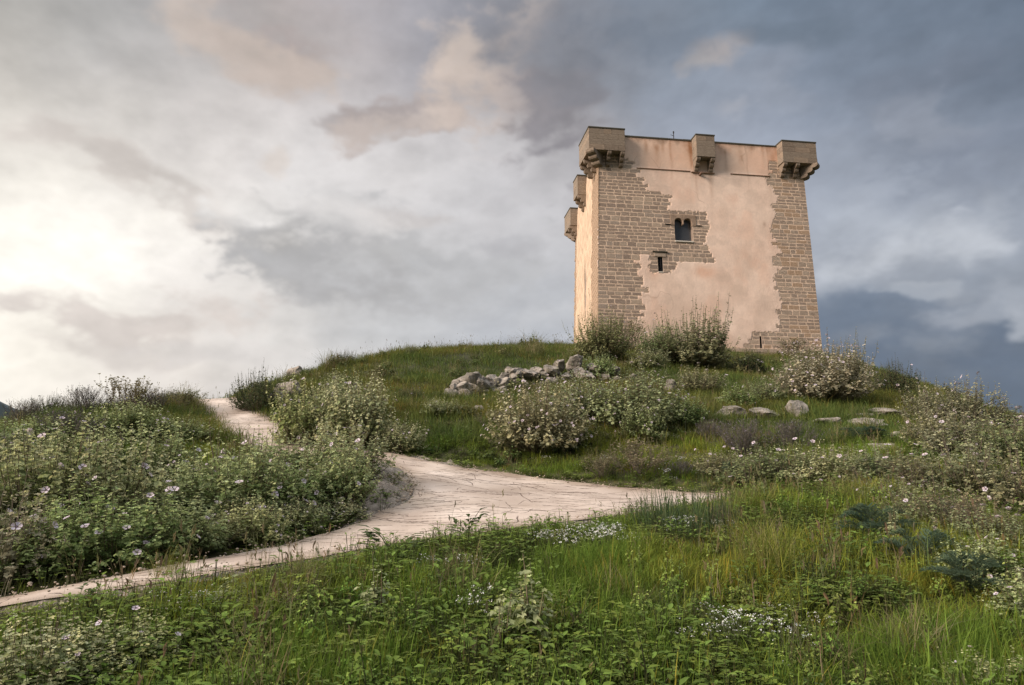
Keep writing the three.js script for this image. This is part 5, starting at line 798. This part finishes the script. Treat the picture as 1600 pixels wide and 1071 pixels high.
{
  const g = [0, 1, 2].map(k => tuftGeo(1300 + k, { blades: 17, len: 0.215, wid: 0.0058, lean: 1.0, spread: 0.08, cols: [[0.17, 0.215, 0.036], [0.20, 0.235, 0.046], [0.14, 0.188, 0.032]] }));
  const far = [0, 1].map(k => tuftGeo(1310 + k, { blades: 26, len: 0.25, wid: 0.009, lean: 0.8, spread: 0.2, cols: [[0.125, 0.145, 0.042], [0.15, 0.165, 0.05], [0.10, 0.125, 0.038]], seg: 2 }));
  const dryG = [0, 1].map(k => tuftGeo(1320 + k, { blades: 9, len: 0.34, wid: 0.003, lean: 0.7, spread: 0.05, cols: [[0.25, 0.215, 0.11], [0.19, 0.18, 0.08], [0.30, 0.26, 0.16]], heads: 3 }));
  const leafy = [0, 1].map(k => weedGeo(1330 + k, { n: 15, len: 0.046, wid: 0.022, col: [0.13, 0.195, 0.038] })), clover = [0, 1].map(k => weedGeo(1340 + k, { n: 26, len: 0.042, h: 0.12, R: 0.12, trefoil: true, col: [0.155, 0.222, 0.038] }));
  const r = rng(9001), near = [], away = [], dry = [], lw = [], cl = [];
  const sample = (d0, d1, perM2, fn) => { const A = (w => (w(d0) + w(d1)) / 2 * (d1 - d0))(d => widthAt(d)[1] - widthAt(d)[0]), n = Math.round(A * perM2); for (let i = 0; i < n; i++) { const d = Math.sqrt(lerp(d0 * d0, d1 * d1, r())), [a, b] = widthAt(d), x = lerp(a, b, r()); if (inTower(x, d)) continue; const s = signed(x, d); if (s < 0.015) continue; fn(x, d, s); } };
  const bare = (x, d) => fbm(x * 0.8, d * 0.8, 44, 3);
  const leafPatch = (x, d) => fbm(x * 1.0, d * 1.0, 23, 3);
  const vergeCut = s => s < 1 ? 0.34 + 0.66 * s : 1;
  for (const [d0, d1, n] of [[1.4, 4, 330], [4, 7, 260], [7, 11, 150], [11, 15, 90]]) sample(d0, d1, n, (x, d, s) => { const px = 800 + F * x / (d * 0.985); if (bankAt(x, d) > 0.55 && s < 0.55 && r() < 0.8) return; if (d < 9.6 && px > 720 && px < 940 && s < 0.34 && r() < 0.88) return; if (bare(x, d) < -0.3 && r() < 0.6) return; if (leafPatch(x, d) > 0.10 && r() < 0.5) return; const k = (0.6 + 0.55 * r()) * vergeCut(s), cl = sstep(-0.25, 0.3, fbm(x * 1.7, d * 1.7, 3, 3)); near.push([x, d, k * (d > 8 ? 1.25 : 1), k * (0.6 + 0.85 * cl), tint(x, d, r), s]); });
  for (const [d0, d1, n] of [[14.5, 22, 42], [22, 34, 26], [34, 46, 14]]) sample(d0, d1, n, (x, d, s) => { const k = 0.8 + 0.7 * r(); away.push([x, d, k * 1.1, k * (0.8 + 0.8 * Math.max(0, fbm(x * 0.5, d * 0.5, 3, 2))), tint(x, d, r), s]); });
  for (const [d0, d1, n] of [[2, 7, 9], [7, 15, 7], [15, 40, 2.4]]) sample(d0, d1, n, (x, d, s) => { if (r() > 0.25 + sward(x, d)) return; const k = (0.8 + 0.6 * r()) * (d > 15 ? 1.25 : 1); dry.push([x, d, k, k, [1, 1, 1].map(() => 0.85 + 0.3 * r()), s]); });
  for (const [d0, d1, n] of [[1.4, 5, 52], [5, 9, 34], [9, 15, 12]]) sample(d0, d1, n, (x, d, s) => { const px = 800 + F * x / d, k = leafPatch(x, d) + 0.4 * fbm(x * 2, d * 2, 13, 2); if (k < (px < 1000 ? 0.0 : 0.08)) return; if (d < 9.6 && px > 720 && px < 940 && s < 0.34) return; if (s < 0.5 && d < 7.8 && r() < 0.8) return; const m = 0.7 + 0.6 * r(), z = 0.8 + 0.6 * r(); lw.push([x, d, z, z * 1.05, [m, m, m], s, 0.03]); });
  for (const [d0, d1, n] of [[1.4, 5, 64], [5, 11, 44], [11, 15, 22]]) sample(d0, d1, n, (x, d, s) => { const k = leafPatch(x, d) - 0.5 * fbm(x * 2, d * 2, 13, 2), px = 800 + F * x / d; if (k < 0.04 && s > 0.5) return; if (d < 9.6 && px > 720 && px < 940 && s < 0.3) return; if (s < 0.5 && d < 7.8 && r() < 0.5) return; const m = 0.75 + 0.6 * r(), z = 0.8 + 0.6 * r(); cl.push([x, d, z, z * vergeCut(s), [m * 1.1, m, m], s]); });
  scatter('grass', 'fresh green grass over the near slope', 'grass', g, near); scatter('hill_grass', 'green grass on the upper hillside round the tower', 'grass', far, away); scatter('dry_grass', 'thin dry grass stalks with seed heads all over the slope', 'grass', dryG, dry);
  scatter('weeds', 'oval leaved green weeds in the foreground grass', 'weeds', leafy, lw); scatter('clover', 'low clover between the grass blades and along the path', 'clover', clover, cl);
  // rough tufts over the upper slope
  const rough = [tuftGeo(1370, { blades: 60, len: 0.42, wid: 0.007, lean: 1.0, spread: 0.16, cols: [[0.20, 0.18, 0.08], [0.15, 0.165, 0.055], [0.26, 0.22, 0.12]] }), tuftGeo(1371, { blades: 70, len: 0.34, wid: 0.008, lean: 0.8, spread: 0.2, cols: [[0.10, 0.135, 0.045], [0.13, 0.155, 0.05], [0.08, 0.11, 0.04]] })], rp = [];
  for (const [d0, d1, n] of [[2.5, 7, 1.6], [7, 14, 0.8], [14, 24, 0.9], [24, 42, 0.55]]) sample(d0, d1, n, (x, d, s) => { if (s < 0.45) return; const z = (0.6 + 0.7 * r()) * (d > 14 ? 1.15 : 0.8), m = 0.7 + 0.5 * r(); rp.push([x, d, z, z * (0.8 + 0.5 * r()), [m, m, m], s]); });
  scatter('rough_grass', 'rough tufts of taller grass dotted over the whole slope', 'grass', rough, rp);
  // low undergrowth: small leafy sprouts between the bushes and over the slope
  const flatBush = (seed, o) => { const b = bush(seed, o), g = mergeGeometries(b.children.map(c => c.geometry)); return g; };
  const ug = [0, 1].map(k => flatBush(1400 + k, { R: 0.2, H: 0.24, tips: 26, leaf: 0.05, per: 6, flowers: 0, lod: 2, young: [0.27, 0.29, 0.13], old: [0.13, 0.165, 0.06], hollow: 0.2 })), ugFine = [0, 1].map(k => flatBush(1410 + k, { R: 0.13, H: 0.26, tips: 18, leaf: 0.036, per: 8, flowers: 0, lod: 1, young: [0.31, 0.39, 0.12], old: [0.15, 0.22, 0.045], hollow: 0.2 }));
  const up = [], uf = [];
  for (const [d0, d1, n] of [[9, 15, 2.2], [15, 24, 1.5], [24, 40, 0.8]]) sample(d0, d1, n, (x, d, s) => { if (s < 0.25) return; const px = 800 + F * x / (d * 0.985); if (px > 1270 && px < 1425 && d > 12.5 && d < 19) return; const k = fbm(x * 0.4, d * 0.4, 61, 3); if (k < -0.05) return; const z = (0.6 + 1.1 * r() * r()) * (d > 20 ? 1.5 : 1.1), m = 0.6 + 0.6 * r(), w = r(); up.push([x, d, z, z * (0.8 + 0.6 * r()), [m * lerp(0.8, 1.2, w), m, m * lerp(0.8, 1.1, w)], s]); });
  for (const [d0, d1, n] of [[2, 5, 13], [5, 9, 7], [9, 12, 3]]) sample(d0, d1, n, (x, d, s) => { if (s < 0.55) return; const k = fbm(x * 0.7, d * 0.7, 71, 3); if (k < -0.1) return; const z = 0.6 + 0.7 * r() * r(), m = 0.65 + 0.5 * r(), w = r(); uf.push([x, d, z, z * (0.8 + 0.5 * r()), [m * lerp(0.75, 1.1, w), m, m * lerp(0.7, 1, w)], s]); });
  scatter('undergrowth', 'low leafy undergrowth scattered over the hillside', 'undergrowth', ug, up); scatter('seedlings', 'young mallow seedlings in the foreground grass', 'seedlings', ugFine, uf);
  // small rubble round the wall and the outcrop, gravel by the path
  const rubble = [], gravel = [], pebble = [0, 1].map(k => rockGeo(1450 + k, 0.7));
  const strew = (list, px, py, d, rx, rd, n, s0, s1) => { const p = place(px, py, d); for (let i = 0; i < n; i++) { const a = r() * 6.28, q = Math.sqrt(r()), x = p[0] + Math.cos(a) * q * rx, dd = p[1] + Math.sin(a) * q * rd, s = signed(x, dd); const z = lerp(s0, s1, r() * r()), m = 0.7 + 0.6 * r(); list.push([x, dd, z, z * (0.6 + 0.5 * r()), [m, m, m], s, -0.1 * z]); } };
  for (const [px, py, d, rx, rd, n] of [[760, 632, 19.3, 1.6, 0.7, 40], [860, 612, 20.5, 2.2, 0.9, 50], [980, 608, 21, 1.8, 0.9, 40], [1120, 630, 19, 1.8, 0.8, 36], [1220, 662, 17, 1.7, 0.8, 60], [1350, 672, 16.8, 1.5, 1.1, 60], [1080, 612, 20.5, 1.5, 0.6, 40], [445, 640, 21, 0.9, 0.9, 24]]) strew(rubble, px, py, d, rx, rd, n, 0.10, px > 1100 || px < 780 ? 0.6 : 0.42);
  for (let i = 0; i < outline.length; i += 1) for (let k = 0; k < 8; k++) { const p = outline[i], x = p[0] + (r() - 0.5) * 0.3, d = p[1] + (r() - 0.5) * 0.3, s = signed(x, d), z = 0.012 + 0.04 * r() * r() * r(), m = 0.8 + 0.5 * r(); if (p[1] > 4.8) gravel.push([x, d, z, z * 0.7, [m, m * 0.96, m * 0.9], s, s < 0 ? 0.12 : 0.04]); }
  for (let i = 0; i < 2200; i++) { const p = BANK[0], q = BANK[1], t = r() * 1.3 - 0.15, x = lerp(p[0], q[0], t) + (r() - 0.6) * 0.9, d = lerp(p[1], q[1], t) + (r() - 0.5) * 0.9, s = signed(x, d); if (s < -0.1) continue; const z = 0.015 + 0.07 * r() * r() * r(), m = 0.8 + 0.5 * r(); gravel.push([x, d, z, z * 0.8, [m, m * 0.95, m * 0.88], s, s > 0 && s < 0.62 ? 0.07 : 0.03]); }
  scatter('rubble', 'small rubble lying round the stone wall and the rocks', 'rubble', pebble, rubble, rockMat); scatter('gravel', 'gravel along the edges of the path and on the bank', 'gravel', [new THREE.IcosahedronGeometry(0.5, 1)], gravel, std(0.33, 0.28, 0.235));
  // tall stalks against the sky
  const st = tuftGeo(1350, { blades: 7, len: 0.75, wid: 0.005, lean: 0.35, spread: 0.2, cols: [[0.17, 0.14, 0.08], [0.12, 0.11, 0.06]], heads: 6 }), sp = [];
  for (let i = 0; i < 420; i++) { const px = 60 + r() * 840, d = px < 320 ? 17.5 + 3 * r() : 24 + 8 * r(), x = (px - 800) / F * d; if (signed(x, d) < 0.2) continue; const z = 0.5 + 0.55 * r(); sp.push([x, d, z, z * (d > 22 ? 0.95 : 0.9), [1, 1, 1].map(() => 0.8 + 0.4 * r())]); }
  for (let i = 0; i < 60; i++) { const px = 1290 + r() * 300, d = 24 + 8 * r(); const z = 0.5 + 0.4 * r(); sp.push([(px - 800) / F * d, d, z, z, [0.8, 0.8, 0.8]]); }
  scatter('grass_stalks', 'tall wispy grass stalks along the crest against the sky', 'grass', [st], sp);
  // drifts of tiny white flowers
  const drifts = [[500, 815, 9.2, 0.5, 26], [930, 675, 15, 0.35, 14], [880, 870, 6.4, 0.35, 12], [960, 870, 6.4, 0.25, 8], [930, 860, 6.6, 0.3, 8], [1090, 850, 6.9, 0.35, 9], [1130, 1045, 3.9, 0.25, 4], [1190, 1062, 3.7, 0.25, 4], [760, 985, 4.5, 0.15, 4], [300, 985, 4.6, 0.3, 7], [690, 905, 5.9, 0.3, 4], [1230, 1010, 4.2, 0.3, 4], [1050, 745, 12, 0.8, 8], [880, 722, 13.2, 0.9, 10], [1050, 690, 15, 0.5, 5]], wp = [];
  for (const [px, py, d, rad, n] of drifts) { const p = place(px, py, d); for (let i = 0; i < n; i++) { const a = r() * 6.28, q = rad * Math.sqrt(r()), x = p[0] + Math.cos(a) * q, dd = p[1] + Math.sin(a) * q * 0.8; if (signed(x, dd) < 0.05) continue; const z = 0.7 + 0.5 * r(); wp.push([x, dd, z, z * 1.1, [1, 1, 1]]); } }
  scatter('white_flowers', 'drifts of tiny white flowers in the grass and beside the path', 'flowers', [sprayGeo(1360, 20, .13, .17, .008), sprayGeo(1361, 14, .13, .15, .007)], wp, petalMat);
}
renderer.render(scene, camera);
